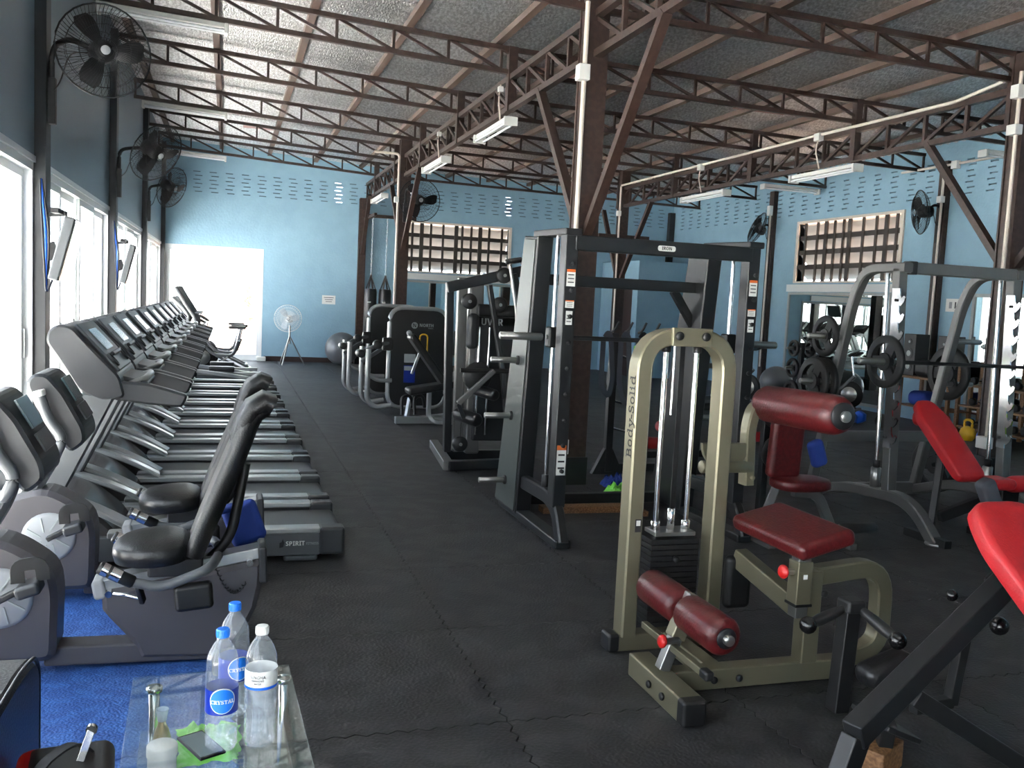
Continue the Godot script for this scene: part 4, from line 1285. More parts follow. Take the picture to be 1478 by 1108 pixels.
func badge(r: float, y: float, s: float, a: float) -> MB:
	var mb := MB.new()
	var k := 24
	var P := func(u: Vector2) -> Vector3:
		var q := a + u.x / r
		return Vector3(sin(q) * r, y + u.y, cos(q) * r)
	for ring in 3:
		for i in k:
			var p := TAU * i / k; var q := TAU * (i + 1) / k
			var r0 := s * ring / 3.0; var r1 := s * (ring + 1) / 3.0
			var c0 := Vector2(cos(p), sin(p)); var c1 := Vector2(cos(q), sin(q))
			var n := Vector3(sin(a + c0.x * r1 / r), 0, cos(a + c0.x * r1 / r))
			mb.quad(P.call(c0 * r0), P.call(c1 * r0), P.call(c1 * r1), P.call(c0 * r1), n)
	return mb

# limp cloth heap: low noisy dome
func cloth_heap(w: float, l: float, h: float, sd: int) -> MB:
	var f := FastNoiseLite.new()
	f.seed = sd
	f.frequency = 7.0
	var mb := MB.new()
	var n := 16
	var P := []
	for i in n + 1:
		for j in n + 1:
			var u := lerpf(-1, 1, float(i) / n)
			var v := lerpf(-1, 1, float(j) / n)
			var k := 1.0 + 0.22 * f.get_noise_2d(u * 0.25 + 5.0, v * 0.25)
			var e := maxf(absf(u), absf(v))
			var y := h * (0.35 + 0.65 * absf(f.get_noise_2d(u * 0.3, v * 0.3)) * 2.0) * (1.0 - pow(e, 4.0)) + 0.004
			P.append(Vector3(u * w * 0.5 * k, y, v * l * 0.5 * k))
	var N := []
	for i in n + 1:
		for j in n + 1:
			var a: Vector3 = P[mini(i + 1, n) * (n + 1) + j] - P[maxi(i - 1, 0) * (n + 1) + j]
			var b: Vector3 = P[i * (n + 1) + mini(j + 1, n)] - P[i * (n + 1) + maxi(j - 1, 0)]
			var m := b.cross(a).normalized()
			N.append(m if m.y > 0 else -m)
	for i in n:
		for j in n:
			var a := i * (n + 1) + j
			mb.quads(P[a], P[a + 1], P[a + n + 2], P[a + n + 1], N[a], N[a + 1], N[a + n + 2], N[a + n + 1])
	return mb

func build_left_corner() -> void:
	var t := thing("glass_table", "low glass table with a lower shelf at the bottom edge", "table", W(0.0, 0, 2.32))
	part("glass_top", MB.new().cbox(Vector3(-0.002, 0.396, 0), Vector3(0.465, 0.008, 1.2), 0.002, Basis(Vector3.UP, deg_to_rad(2))), M.table_glass, t)
	part("glass_shelf", MB.new().cbox(Vector3(0, 0.246, 0), Vector3(0.42, 0.008, 1.1), 0.002, Basis(Vector3.UP, deg_to_rad(2))), M.table_glass, t)
	for x in [-0.19, 0.19]:
		for z in [-0.53, 0.53]:
			var lg := part("leg", MB.new().cyl(Vector3(x, 0, z), Vector3(x, 0.388, z), 0.016, 14, 0.002), M.chrome, t)
			part("collar", MB.new().cyl(Vector3(x, 0.374, z), Vector3(x, 0.392, z), 0.024, 14, 0.002), M.chrome, lg)
	var ty := 0.4005
	bottle("plastic water bottle with blue cap standing in front, oval blue label facing the camera", W(0.004, ty, 2.40), 0.05, M.light_blue, 0.05, 0)
	bottle("plastic water bottle with blue cap standing behind the other blue capped bottle", W(0.035, ty, 2.60), 0.4, M.light_blue, 0.10, 0)
	bottle("plastic water bottle with white cap and white label", W(0.102, ty, 2.405), -0.25, M.white, 0.17, 1)
	var ph := thing("smartphone", "dark smartphone lying beside the front bottle", "phone", W(-0.045, ty, 2.42), 0.45)
	part("case", MB.new().rbox(Vector3(0, 0.0045, 0), Vector3(0.07, 0.008, 0.145), 0.003), M.black_gloss, ph)
	part("screen", MB.new().box(Vector3(0, 0.0087, 0), Vector3(0.062, 0.0006, 0.13)), M.screen, ph)
	var v := thing("gold_vase", "small gold vase with a glass neck on the table shelf", "vase", W(-0.158, 0.2505, 2.70))
	part("body", MB.new().lathe([Vector2(0, 0), Vector2(0.014, 0), Vector2(0.017, 0.006), Vector2(0.024, 0.035), Vector2(0.025, 0.05), Vector2(0.019, 0.075), Vector2(0.011, 0.092), Vector2(0.010, 0.1)], Transform3D(), 20), M.gold, v)
	part("neck", MB.new().lathe([Vector2(0.010, 0.1), Vector2(0.013, 0.104), Vector2(0.014, 0.115), Vector2(0.018, 0.136), Vector2(0.016, 0.136), Vector2(0.009, 0.11)], Transform3D(), 20), M.film, v)
	tag(part("green_cloth", cloth_heap(0.18, 0.22, 0.06, 3), M.green_cloth, self), "crumpled green cloth on the shelf of the glass table", "cloth").position = W(-0.03, 0.251, 2.72)
	var j := thing("jar", "small jar with white lid on the shelf of the glass table", "jar", W(-0.15, 0.2505, 2.58))
	part("pot", MB.new().lathe([Vector2(0, 0), Vector2(0.034, 0), Vector2(0.038, 0.006), Vector2(0.038, 0.06), Vector2(0, 0.06)], Transform3D(), 20), M.far_wall, j)
	part("lid", MB.new().lathe([Vector2(0.041, 0.06), Vector2(0.041, 0.085), Vector2(0.037, 0.09), Vector2(0, 0.09)], Transform3D(), 24), M.white, j)
	# black armchair in the corner
	var c := thing("armchair", "black leather armchair at the bottom left corner", "armchair", W(-0.88, 0, 2.6))
	var arm := [Vector2(-0.50, 0.04), Vector2(-0.50, 0.52), Vector2(-0.40, 0.57), Vector2(0.05, 0.55), Vector2(0.22, 0.52), Vector2(0.28, 0.46), Vector2(0.27, 0.04)]
	for s in [-1.0, 1.0]:
		part("arm", MB.new().ext(rnd2(arm, 0.07, 4), -0.065, 0.065, Transform3D(Basis(Vector3.UP, PI / 2), Vector3(s * 0.31, 0, 0)), 0.02), M.vinyl, c)
		var pip := []
		for q in rnd2(arm, 0.07, 4): pip.append(Vector3(s * 0.31 + 0.06, q.y, -q.x))
		part("piping", MB.new().tube(pip, 0.006, 6, true), M.vinyl, c)
	part("seat", MB.new().rbox(Vector3(0, 0.34, -0.02), Vector3(0.48, 0.16, 0.62), 0.05), M.vinyl, c)
	part("base", MB.new().rbox(Vector3(0, 0.15, 0), Vector3(0.50, 0.22, 0.6), 0.02), M.black, c)
	part("back", MB.new().rbox(Vector3(0, 0.55, 0.40), Vector3(0.56, 0.62, 0.16), 0.06, Basis(Vector3.RIGHT, -0.15)), M.vinyl, c)
	# bag on the floor
	var b := thing("bag", "black sports bag with a red side beside the armchair", "bag", W(-0.36, 0, 2.38), 0.1)
	part("body", MB.new().rbox(Vector3(0, 0.19, 0), Vector3(0.2, 0.38, 0.3), 0.07), M.black, b)
	part("flap", MB.new().rbox(Vector3(0.005, 0.36, 0), Vector3(0.21, 0.07, 0.31), 0.03), M.black, b)
	part("red_panel", MB.new().rbox(Vector3(-0.075, 0.32, -0.08), Vector3(0.07, 0.14, 0.17), 0.03, Basis(Vector3.BACK, 0.3)), M.red_plastic, b)
	part("strap", MB.new().rect(rnd([Vector3(-0.08, 0.35, 0.1), Vector3(-0.06, 0.44, 0.06), Vector3(0.02, 0.45, -0.04), Vector3(0.06, 0.37, -0.1)], 0.07), 0.03, 0.006, Vector3.UP, 0.001), M.black, b)
	part("buckle", MB.new().cbar(Vector3(0.03, 0.40, -0.02), Vector3(0.055, 0.475, -0.03), 0.02, 0.008, 0.002, Vector3.BACK), M.chrome, b)
	part("buckle_ring", MB.new().cyl(Vector3(0.055, 0.475, -0.025), Vector3(0.057, 0.477, -0.035), 0.014, 12), M.chrome, b)

func elliptical(label: String, at: Vector3) -> void:
	var o := thing("elliptical_trainer", label, "elliptical trainer", at, 0, "elliptical trainers beyond the treadmills")
	part("housing", MB.new().ext(rnd2([Vector2(-0.75, 0.08), Vector2(-0.78, 0.5), Vector2(-0.6, 0.72), Vector2(-0.35, 0.68), Vector2(-0.2, 0.4), Vector2(-0.18, 0.08)], 0.08), -0.1, 0.1, Transform3D(), 0.03), M.tm_dark, o)
	part("base_beam", MB.new().cbar(Vector3(-0.8, 0.05, 0), Vector3(0.85, 0.05, 0), 0.1, 0.08, 0.01), M.tm_grey, o)
	part("stabiliser", MB.new().cbar(Vector3(0.85, 0.04, -0.3), Vector3(0.85, 0.04, 0.3), 0.08, 0.07, 0.02), M.tm_grey, o)
	part("mast", MB.new().rect([Vector3(-0.5, 0.65, 0), Vector3(-0.32, 1.12, 0)], 0.09, 0.12, Vector3.BACK, 0.02), M.tm_grey, o)
	part("console", MB.new().rbox(Vector3(-0.42, 1.2, 0), Vector3(0.09, 0.3, 0.34), 0.03, Basis(Vector3.BACK, 0.55)), M.tm_dark, o)
	part("tray", MB.new().rbox(Vector3(-0.2, 1.16, 0), Vector3(0.16, 0.025, 0.2), 0.01), M.tm_grey, o)
	for s in [-1.0, 1.0]:
		part("moving_handle", MB.new().tube(rnd([Vector3(-0.25, 0.5, s * 0.24), Vector3(-0.2, 0.95, s * 0.24), Vector3(-0.22, 1.1, s * 0.26), Vector3(-0.40, 1.36, s * 0.28), Vector3(-0.52, 1.57, s * 0.26)], 0.15), 0.034, 8), M.tm_grey, o)
		part("fixed_handle", MB.new().tube(rnd([Vector3(-0.45, 1.03, s * 0.05), Vector3(-0.30, 1.08, s * 0.17), Vector3(-0.42, 1.25, s * 0.17), Vector3(-0.58, 1.40, s * 0.17)], 0.08), 0.028, 8), M.rail_silver, o)
		part("pedal_arm", MB.new().cbar(Vector3(-0.3, 0.2 + s * 0.05, s * 0.2), Vector3(0.8, 0.14 - s * 0.03, s * 0.2), 0.06, 0.06, 0.01), M.rail_silver, o)
		part("pedal", MB.new().rbox(Vector3(0.2, 0.26 + s * 0.03, s * 0.2), Vector3(0.4, 0.06, 0.16), 0.02), M.tm_dark, o)

func spin_bike(label: String, at: Vector3, turn: float, group := "spin bikes beyond the treadmills") -> void:
	var o := thing("spin_bike", label, "exercise bike", at, turn, group)
	part("frame", MB.new().rect(rnd([Vector3(-0.45, 0.62, 0), Vector3(-0.2, 0.35, 0), Vector3(0.15, 0.33, 0), Vector3(0.25, 0.62, 0)], 0.12), 0.06, 0.08, Vector3.BACK, 0.015), M.tm_grey, o)
	part("lower_frame", MB.new().rect([Vector3(-0.5, 0.06, 0), Vector3(-0.15, 0.34, 0), Vector3(0.4, 0.06, 0)], 0.05, 0.06, Vector3.BACK, 0.012), M.tm_grey, o)
	part("foot_bar", MB.new().cbar(Vector3(-0.5, 0.04, -0.25), Vector3(-0.5, 0.04, 0.25), 0.07, 0.06, 0.015), M.tm_grey, o)
	part("foot_bar", MB.new().cbar(Vector3(0.42, 0.04, -0.25), Vector3(0.42, 0.04, 0.25), 0.07, 0.06, 0.015), M.tm_grey, o)
	part("flywheel", MB.new().cyl(Vector3(-0.38, 0.3, -0.03), Vector3(-0.38, 0.3, 0.03), 0.23, 26, 0.01), M.iron, o)
	part("flywheel_rim", MB.new().cyl(Vector3(-0.38, 0.3, -0.034), Vector3(-0.38, 0.3, 0.034), 0.14, 20, 0.01), M.steel, o)
	part("seat_post", MB.new().cyl(Vector3(0.2, 0.5, 0), Vector3(0.27, 0.84, 0), 0.022, 10), M.chrome, o)
	part("saddle", MB.new().ext(rnd2([Vector2(0.06, -0.03), Vector2(0.2, -0.05), Vector2(0.36, -0.1), Vector2(0.38, 0.1), Vector2(0.2, 0.05), Vector2(0.06, 0.03)], 0.03), -0.03, 0.025, Transform3D(Basis(Vector3.RIGHT, -PI / 2), Vector3(0, 0.87, 0)), 0.012), M.black, o)
	part("handle_post", MB.new().cyl(Vector3(-0.43, 0.6, 0), Vector3(-0.37, 0.95, 0), 0.022, 10), M.chrome, o)
	part("handlebar", MB.new().tube(rnd([Vector3(-0.5, 1.02, -0.2), Vector3(-0.38, 0.96, -0.2), Vector3(-0.34, 0.95, 0), Vector3(-0.38, 0.96, 0.2), Vector3(-0.5, 1.02, 0.2)], 0.06), 0.017, 8), M.black, o)
	part("crank", MB.new().cbar(Vector3(-0.1, 0.2, 0.09), Vector3(0.06, 0.32, 0.09), 0.02, 0.03, 0.004), M.steel, o)
	part("pedal", MB.new().rbox(Vector3(-0.1, 0.19, 0.14), Vector3(0.1, 0.03, 0.09), 0.01), M.black, o)
	part("pedal", MB.new().rbox(Vector3(0.16, 0.4, -0.14), Vector3(0.1, 0.03, 0.09), 0.01), M.black, o)

func build_far_left() -> void:
	elliptical("grey elliptical trainer just beyond the last treadmill", W(-0.28, 0, 15.75))
	elliptical("grey elliptical trainer second beyond the last treadmill", W(-0.28, 0, 16.7))
	spin_bike("spin bike standing before the glass door, nearest the elliptical trainers", W(-0.05, 0, 17.7), 0.0)
	spin_bike("spin bike standing before the glass door, middle of the three", W(0.0, 0, 18.6), 0.0)
	spin_bike("spin bike standing closest to the glass door", W(-0.05, 0, 19.5), 0.0)
	# tripod fan by the back wall
	var f := thing("pedestal_fan", "white tripod fan standing at the back wall", "fan", W(1.28, 0, 20.3))
	for k in 3:
		var a := deg_to_rad(90 + 120 * k)
		part("leg", MB.new().cyl(Vector3(0, 0.62, 0), Vector3(cos(a + 0.5) * 0.33, 0.0, sin(a + 0.5) * 0.33), 0.014, 8), M.steel, f)
	part("pole", MB.new().cyl(Vector3(0, 0.45, 0), Vector3(0, 0.85, 0), 0.02, 10), M.steel, f)
	part("motor", MB.new().lathe([Vector2(0, -0.02), Vector2(0.07, 0.0), Vector2(0.08, 0.1), Vector2(0.05, 0.17), Vector2(0, 0.18)], Transform3D(Basis(Vector3.RIGHT, -PI / 2), Vector3(0, 0.98, -0.02)), 16), M.grey_plastic, f)
	same("cage", cage_mesh, M.white, f, Transform3D(Basis().scaled(Vector3.ONE * 0.29), Vector3(-0.05, 1.0, 0.06)))
	for k in 3: same("blade", blade_mesh, M.film, f, Transform3D(Basis(Vector3.BACK, TAU * k / 3).scaled(Vector3.ONE * 0.29), Vector3(-0.05, 1.0, 0.06)))
	same("badge", hub_mesh, M.white, f, Transform3D(Basis().scaled(Vector3.ONE * 0.35), Vector3(-0.05, 1.0, 0.06)))
	var b := thing("exercise_ball", "dark grey exercise ball beside the brown wall column", "ball", W(2.42, 0, 20.45))
	part("skin", MB.new().sphere(Vector3(0, 0.37, 0), 0.37, 30, 0.99), M.grey_ball, b)
	part("valve", MB.new().cyl(Vector3(0.1, 0.44, 0.335), Vector3(0.105, 0.445, 0.36), 0.02, 12), M.black, b)
	tag(part("door_stop", MB.new().rbox(Vector3(0, 0.05, 0), Vector3(0.2, 0.1, 0.12), 0.02), M.white, self), "white block on the floor at the corner of the glass door", "door stop").position = W(0.72, 0, DB - 0.09)
	# punching bags on chains
	for i in 2:
		var px := 2.99 if i == 0 else 3.31
		var p := thing("punching_bag", ["black punching bag hanging nearer the brown wall column", "black punching bag hanging nearer the far central column"][i], "punching bag", W(px, 0.45, 20.3), 0, "punching bags on chains")
		part("body", MB.new().lathe([Vector2(0, 0), Vector2(0.12, 0.0), Vector2(0.14, 0.02), Vector2(0.14, 1.20), Vector2(0.13, 1.27), Vector2(0, 1.28)], Transform3D(), 20), M.vinyl, p)
		part("badge", MB.new().rbox(Vector3(-0.04, 0.98, 0.137), Vector3(0.07, 0.03, 0.01), 0.004), M.white, p)
		for k in 4:
			var a := TAU * k / 4 + 0.6
			part("strap", MB.new().bar(Vector3(cos(a) * 0.12, 1.25, sin(a) * 0.12), Vector3(0, 1.58, 0), 0.04, 0.008), M.black, p)
		for k in 24:
			var y := 1.58 + 0.053 * k
			if y > 2.83: break
			var lk := []
			for q in 8:
				var a := TAU * q / 8
				lk.append(Vector3(cos(a) * 0.014, y + 0.03 + sin(a) * 0.032, 0).rotated(Vector3.UP, 0.0 if k % 2 == 0 else PI / 2))
			part("chain_link", MB.new().tube(lk, 0.005, 4, true), M.chrome, p)
	var hg := thing("hanging_beam", "brown steel arm that carries the punching bags", "beam", W(2.95, 3.28, 20.3))
	part("arm", MB.new().bar(Vector3(-0.08, 0.03, 0), Vector3(1.0, 0.03, 0), 0.07, 0.07), M.brown, hg)

func pad(o: Node, called: String, a: Vector3, b: Vector3, w: float, th: float, m: Material, up := Vector3.UP) -> MeshInstance3D:
	var f := (b - a).normalized()
	var r := f.cross(up).normalized()
	var u := r.cross(f)
	return part(called, MB.new().rbox((a + b) / 2, Vector3(w, th, a.distance_to(b)), th * 0.42, Basis(r, u, -f), 4), m, o)

func roller(o: Node, called: String, a: Vector3, b: Vector3, r: float, m: Material) -> MeshInstance3D:
	var L := a.distance_to(b)
	var X := MB.along(a, b)
	return part(called, MB.new().lathe([Vector2(0, 0), Vector2(r * 0.55, 0), Vector2(r * 0.85, L * 0.02), Vector2(r, L * 0.08), Vector2(r * 1.01, L * 0.5), Vector2(r, L * 0.92), Vector2(r * 0.85, L * 0.98), Vector2(r * 0.55, L), Vector2(0, L)], X, 22), m, o)

func chest_machine(label: String, at: Vector3, lettered: bool) -> void:
	var o := thing("chest_press_machine", label, "gym machine", at, 0, "selectorised machines with rounded shields")
	var out := rnd2([Vector2(0, 0.06), Vector2(0.80, 0.06), Vector2(0.80, 1.43), Vector2(0, 1.43)], 0.2, 6)
	part("shield", MB.new().ext(out, -0.05, 0.03, Transform3D(), 0.02), M.black, o)
	var pts := []
	for q in out: pts.append(Vector3(q.x, q.y, 0.0))
	part("frame_tube", MB.new().tube(pts, 0.036, 9, true), M.rail_silver, o)
	part("tower", MB.new().cbox(Vector3(0.44, 0.7, -0.3), Vector3(0.5, 1.3, 0.4), 0.03), M.black, o)
	if lettered:
		var lg := part("logo", MB.new().cyl(Vector3(0.34, 1.2, 0.03), Vector3(0.34, 1.2, 0.034), 0.045, 18), M.shop_grey, o)
		words("N", 0.07, M.black, lg, Transform3D(Basis(), Vector3(0.34, 1.2, 0.036)), "Droid Sans", true, true)
		words("NORTH", 0.06, M.shop_grey, o, Transform3D(Basis(), Vector3(0.51, 1.205, 0.032)), "Droid Sans", true)
		words("FITNESS", 0.02, M.shop_grey, o, Transform3D(Basis(), Vector3(0.57, 1.165, 0.032)))
		part("yellow_outline", MB.new().tube(rnd([Vector3(0.42, 0.78, 0.035), Vector3(0.42, 1.08, 0.035), Vector3(0.53, 1.08, 0.035), Vector3(0.53, 0.82, 0.035)], 0.06), 0.012, 6), M.yellow, o)
		part("placard", MB.new().cbox(Vector3(0.29, 0.74, 0.034), Vector3(0.16, 0.12, 0.006), 0.002), M.shop_grey, o)
		var pl := part("placard", MB.new().cbox(Vector3(0.29, 0.52, 0.034), Vector3(0.16, 0.24, 0.006), 0.002), M.blue_label, o)
		part("placard_stripe", MB.new().box(Vector3(0.29, 0.60, 0.038), Vector3(0.15, 0.06, 0.001)), M.shop_grey, pl)
	# press arm loops on the left
	for k in 2:
		var z := 0.18 - 0.62 * k
		part("arm_loop", MB.new().tube(rnd([Vector3(-0.02, 0.58, z), Vector3(-0.30, 0.63, z), Vector3(-0.31, 0.72, z), Vector3(-0.31, 0.14, z), Vector3(-0.12, 0.08, z), Vector3(0.02, 0.12, z)] if k == 9 else [Vector3(-0.31, 0.86, z), Vector3(-0.31, 0.16, z), Vector3(-0.20, 0.06, z), Vector3(0.02, 0.10, z)], 0.12), 0.036, 9), M.rail_silver, o)
		part("grip_bar", MB.new().tube(rnd([Vector3(-0.31, 0.52, z), Vector3(-0.18, 0.44, z), Vector3(0.02, 0.44, z)], 0.06), 0.03, 9), M.rail_silver, o)
	part("lever", MB.new().rect([Vector3(-0.40, 0.80, 0.1), Vector3(-0.18, 0.92, 0.1), Vector3(0.0, 0.95, 0.05)], 0.05, 0.07, Vector3.BACK, 0.01), M.tm_grey, o)
	part("lever", MB.new().rect([Vector3(-0.36, 0.66, -0.1), Vector3(-0.05, 0.88, -0.1)], 0.05, 0.07, Vector3.BACK, 0.01), M.tm_grey, o)
	roller(o, "roller_pad", Vector3(-0.40, 0.79, -0.1), Vector3(-0.40, 0.79, 0.16), 0.055, M.vinyl)
	part("hinge", MB.new().cyl(Vector3(-0.18, 0.92, 0.03), Vector3(-0.18, 0.92, 0.17), 0.06, 14, 0.01), M.black, o)
	part("bracket", MB.new().rbox(Vector3(-0.03, 0.93, 0.04), Vector3(0.14, 0.18, 0.1), 0.02), M.black, o)

func build_machines() -> void:
	chest_machine("rounded shield machine with lettering, nearer of the pair", W(2.14, 0, 12.6), true)
	chest_machine("rounded shield machine half hidden behind its lettered twin", W(2.10, 0, 14.3), false)
	# leg machine with reclined black pad
	var o := thing("leg_machine", "leg machine with reclined black pads before the lettered shield", "gym machine", W(2.4, 0, 11.4))
	pad(o, "back_pad", Vector3(0.25, 0.52, 0), Vector3(-0.20, 1.12, 0), 0.28, 0.09, M.vinyl, Vector3.BACK.cross(Vector3(0.6, 0.8, 0)))
	pad(o, "seat_pad", Vector3(-0.22, 0.40, 0), Vector3(0.52, 0.53, 0), 0.32, 0.09, M.vinyl)
	part("base_beam", MB.new().cbar(Vector3(-0.38, 0.05, 0.12), Vector3(0.42, 0.05, 0.05), 0.08, 0.09, 0.01), M.rail_silver, o)
	part("base_beam", MB.new().cbar(Vector3(-0.1, 0.05, 0.1), Vector3(0.5, 0.05, -0.35), 0.08, 0.09, 0.01), M.rail_silver, o)
	part("seat_post", MB.new().rect(rnd([Vector3(0.05, 0.42, 0.1), Vector3(0.05, 0.1, 0.1), Vector3(0.12, 0.03, 0.14), Vector3(0.4, 0.03, 0.14)], 0.1), 0.06, 0.06, Vector3.BACK, 0.012), M.rail_silver, o)
	part("strut", MB.new().cbar(Vector3(-0.22, 0.08, 0.05), Vector3(-0.16, 0.4, 0), 0.05, 0.05, 0.01), M.rail_silver, o)
	for k in 2: part("foot_loop", MB.new().tube(rnd([Vector3(-0.30 + 0.16 * k, 0.12, 0.15), Vector3(-0.30 + 0.16 * k, 0.34, 0.1), Vector3(-0.18 + 0.16 * k, 0.36, 0.05), Vector3(-0.14 + 0.16 * k, 0.2, 0.0)], 0.1), 0.022, 8), M.black, o)
	part("knob", MB.new().sphere(Vector3(-0.22, 1.14, 0.02), 0.035, 12), M.grey_plastic, o)
	part("curved_guard", MB.new().tube(rnd([Vector3(0.30, 0.45, 0.1), Vector3(0.33, 0.62, 0.1), Vector3(0.52, 0.75, 0.1)], 0.2), 0.035, 8), M.rail_silver, o)
	part("push_link", MB.new().cbar(Vector3(-0.16, 0.62, -0.02), Vector3(-0.05, 0.95, -0.02), 0.035, 0.035, 0.006), M.rail_silver, o)
	# multi station with tall cable posts
	o = thing("multi_station", "tall cable multi station with weight stack and leg roller", "gym machine", W(2.0, 0, 8.4))
	part("base_rail", MB.new().cbar(Vector3(0.12, 0.05, -1.05), Vector3(-0.02, 0.05, 0.22), 0.09, 0.09, 0.01), M.silver, o)
	part("base_rail", MB.new().cbar(Vector3(-0.02, 0.05, 0.2), Vector3(0.60, 0.05, 0.1), 0.09, 0.09, 0.01), M.dark_steel, o)
	part("base_rail", MB.new().cbar(Vector3(0.1, 0.05, -0.4), Vector3(0.7, 0.05, -0.4), 0.09, 0.09, 0.01), M.dark_steel, o)
	part("front_post", MB.new().cbar(Vector3(0.085, 0.1, -0.3), Vector3(0.01, 1.72, -0.15), 0.09, 0.07, 0.01), M.dark_steel, o)
	part("front_post", MB.new().cbar(Vector3(0.185, 0.1, -0.3), Vector3(0.135, 1.80, -0.15), 0.09, 0.09, 0.01), M.silver, o)
	part("top_arm", MB.new().cbar(Vector3(-0.03, 1.70, -0.1), Vector3(0.80, 1.92, -0.1), 0.08, 0.10, 0.01), M.dark_steel, o)
	part("top_post", MB.new().cbar(Vector3(0.30, 0.1, -0.2), Vector3(0.28, 1.78, -0.2), 0.14, 0.14, 0.02), M.silver, o)
	for p in [Vector3(0.17, 1.58, 0.0), Vector3(0.47, 1.56, 0.0), Vector3(0.50, 1.84, 0.0), Vector3(0.14, 0.22, 0.0)]:
		var w := part("pulley", MB.new().cyl(p + Vector3(0, 0, -0.03), p + Vector3(0, 0, 0.03), 0.075, 18, 0.012), M.black, o)
		part("axle", MB.new().cyl(p + Vector3(0, 0, -0.04), p + Vector3(0, 0, 0.042), 0.016, 8), M.steel, w)
	part("shroud", MB.new().rbox(Vector3(0.21, 1.30, 0.02), Vector3(0.12, 0.34, 0.1), 0.05), M.dark_steel, o)
	part("stack_cover", MB.new().cbox(Vector3(0.49, 0.84, -0.25), Vector3(0.42, 1.22, 0.3), 0.02), M.dark_steel, o)
	part("cover_head", MB.new().cbox(Vector3(0.48, 1.50, -0.22), Vector3(0.40, 0.12, 0.3), 0.02), M.black, o)
	words("UVER", 0.09, M.shop_grey, o, Transform3D(Basis(Vector3.UP, 0.0), Vector3(0.43, 1.39, -0.09)), "Droid Sans", true, true)
	part("name_plate", MB.new().cbox(Vector3(0.48, 1.40, -0.15), Vector3(0.42, 0.10, 0.1), 0.01), M.black, o)
	for k in 2: part("guide_rod", MB.new().cyl(Vector3(0.30 + 0.1 * k, 0.3, -0.06), Vector3(0.30 + 0.1 * k, 1.34, -0.06), 0.012, 8), M.chrome, o)
	part("press_bar", MB.new().cyl(Vector3(0.10, 0.93, 0.05), Vector3(0.66, 0.93, 0.05), 0.022, 10), M.black, o)
	part("leg_lever", MB.new().cbar(Vector3(0.08, 0.62, 0.1), Vector3(0.42, 0.94, 0.1), 0.05, 0.05, 0.01), M.silver, o)
	part("lever_link", MB.new().cbar(Vector3(0.08, 0.62, 0.1), Vector3(0.14, 0.48, 0.1), 0.04, 0.04, 0.008), M.dark_steel, o)
	roller(o, "leg_roller", Vector3(0.12, 0.50, -0.1), Vector3(0.26, 0.47, 0.2), 0.065, M.vinyl)
	roller(o, "leg_roller", Vector3(0.28, 0.74, -0.1), Vector3(0.42, 0.71, 0.2), 0.055, M.vinyl)
	part("cam", MB.new().cyl(Vector3(0.28, 0.87, -0.02), Vector3(0.28, 0.87, 0.03), 0.14, 20, 0.01), M.black, o)
	part("arm_frame", MB.new().rect([Vector3(0.36, 1.74, 0.0), Vector3(0.52, 0.95, 0.02), Vector3(0.62, 0.2, 0.05)], 0.05, 0.06, Vector3.BACK, 0.01), M.dark_steel, o)
	for k in 2:
		var x := 0.54 + 0.15 * k
		var hd := part("press_handle", MB.new().tube(rnd([Vector3(x + 0.1, 1.25, 0.1), Vector3(x + 0.06, 1.55, 0.1), Vector3(x - 0.02, 1.96, 0.1), Vector3(x + 0.1, 1.99, 0.1)], 0.03), 0.016, 8), M.steel, o)
		part("grip", MB.new().cyl(Vector3(x - 0.06, 1.965, 0.1), Vector3(x + 0.1, 1.995, 0.1), 0.026, 10, 0.006), M.black, hd)
	part("seat_frame", MB.new().rect([Vector3(0.60, 1.86, -0.05), Vector3(0.80, 1.2, -0.05)], 0.07, 0.09, Vector3.BACK, 0.01), M.black, o)
	var cab := MB.new().tube([Vector3(0.17, 1.50, 0), Vector3(0.14, 0.29, 0)], 0.005, 5)
	part("cable", cab, M.black, o)

func sticker(o: Node, c: Vector3, w: float, h: float, head: Material) -> void:
	var s := part("sticker", MB.new().box(c, Vector3(w, h, 0.001)), M.paper, o)
	part("sticker_head", MB.new().box(c + Vector3(0, h * 0.42, 0.0006), Vector3(w, h * 0.16, 0.001)), head, s)
	for i in 3: part("sticker_print", MB.new().box(c + Vector3(0, h * (0.18 - 0.22 * i), 0.0006), Vector3(w * 0.7, h * 0.06, 0.001)), M.ink, s)

func plate_mesh(r: float, th: float) -> MB:
	var p := [Vector2(0.026, -th * 0.3), Vector2(r * 0.32, -th * 0.3), Vector2(r * 0.36, -th * 0.5), Vector2(r * 0.40, -th * 0.25), Vector2(r * 0.8, -th * 0.25), Vector2(r * 0.84, -th * 0.5), Vector2(r * 0.97, -th * 0.5), Vector2(r, -th * 0.35), Vector2(r, th * 0.35), Vector2(r * 0.97, th * 0.5), Vector2(r * 0.84, th * 0.5), Vector2(r * 0.8, th * 0.25), Vector2(r * 0.40, th * 0.25), Vector2(r * 0.36, th * 0.5), Vector2(r * 0.32, th * 0.3), Vector2(0.026, th * 0.3), Vector2(0.026, -th * 0.3)]
	return MB.new().lathe(p, Transform3D(Basis(Vector3.BACK, PI / 2), Vector3.ZERO), 26)

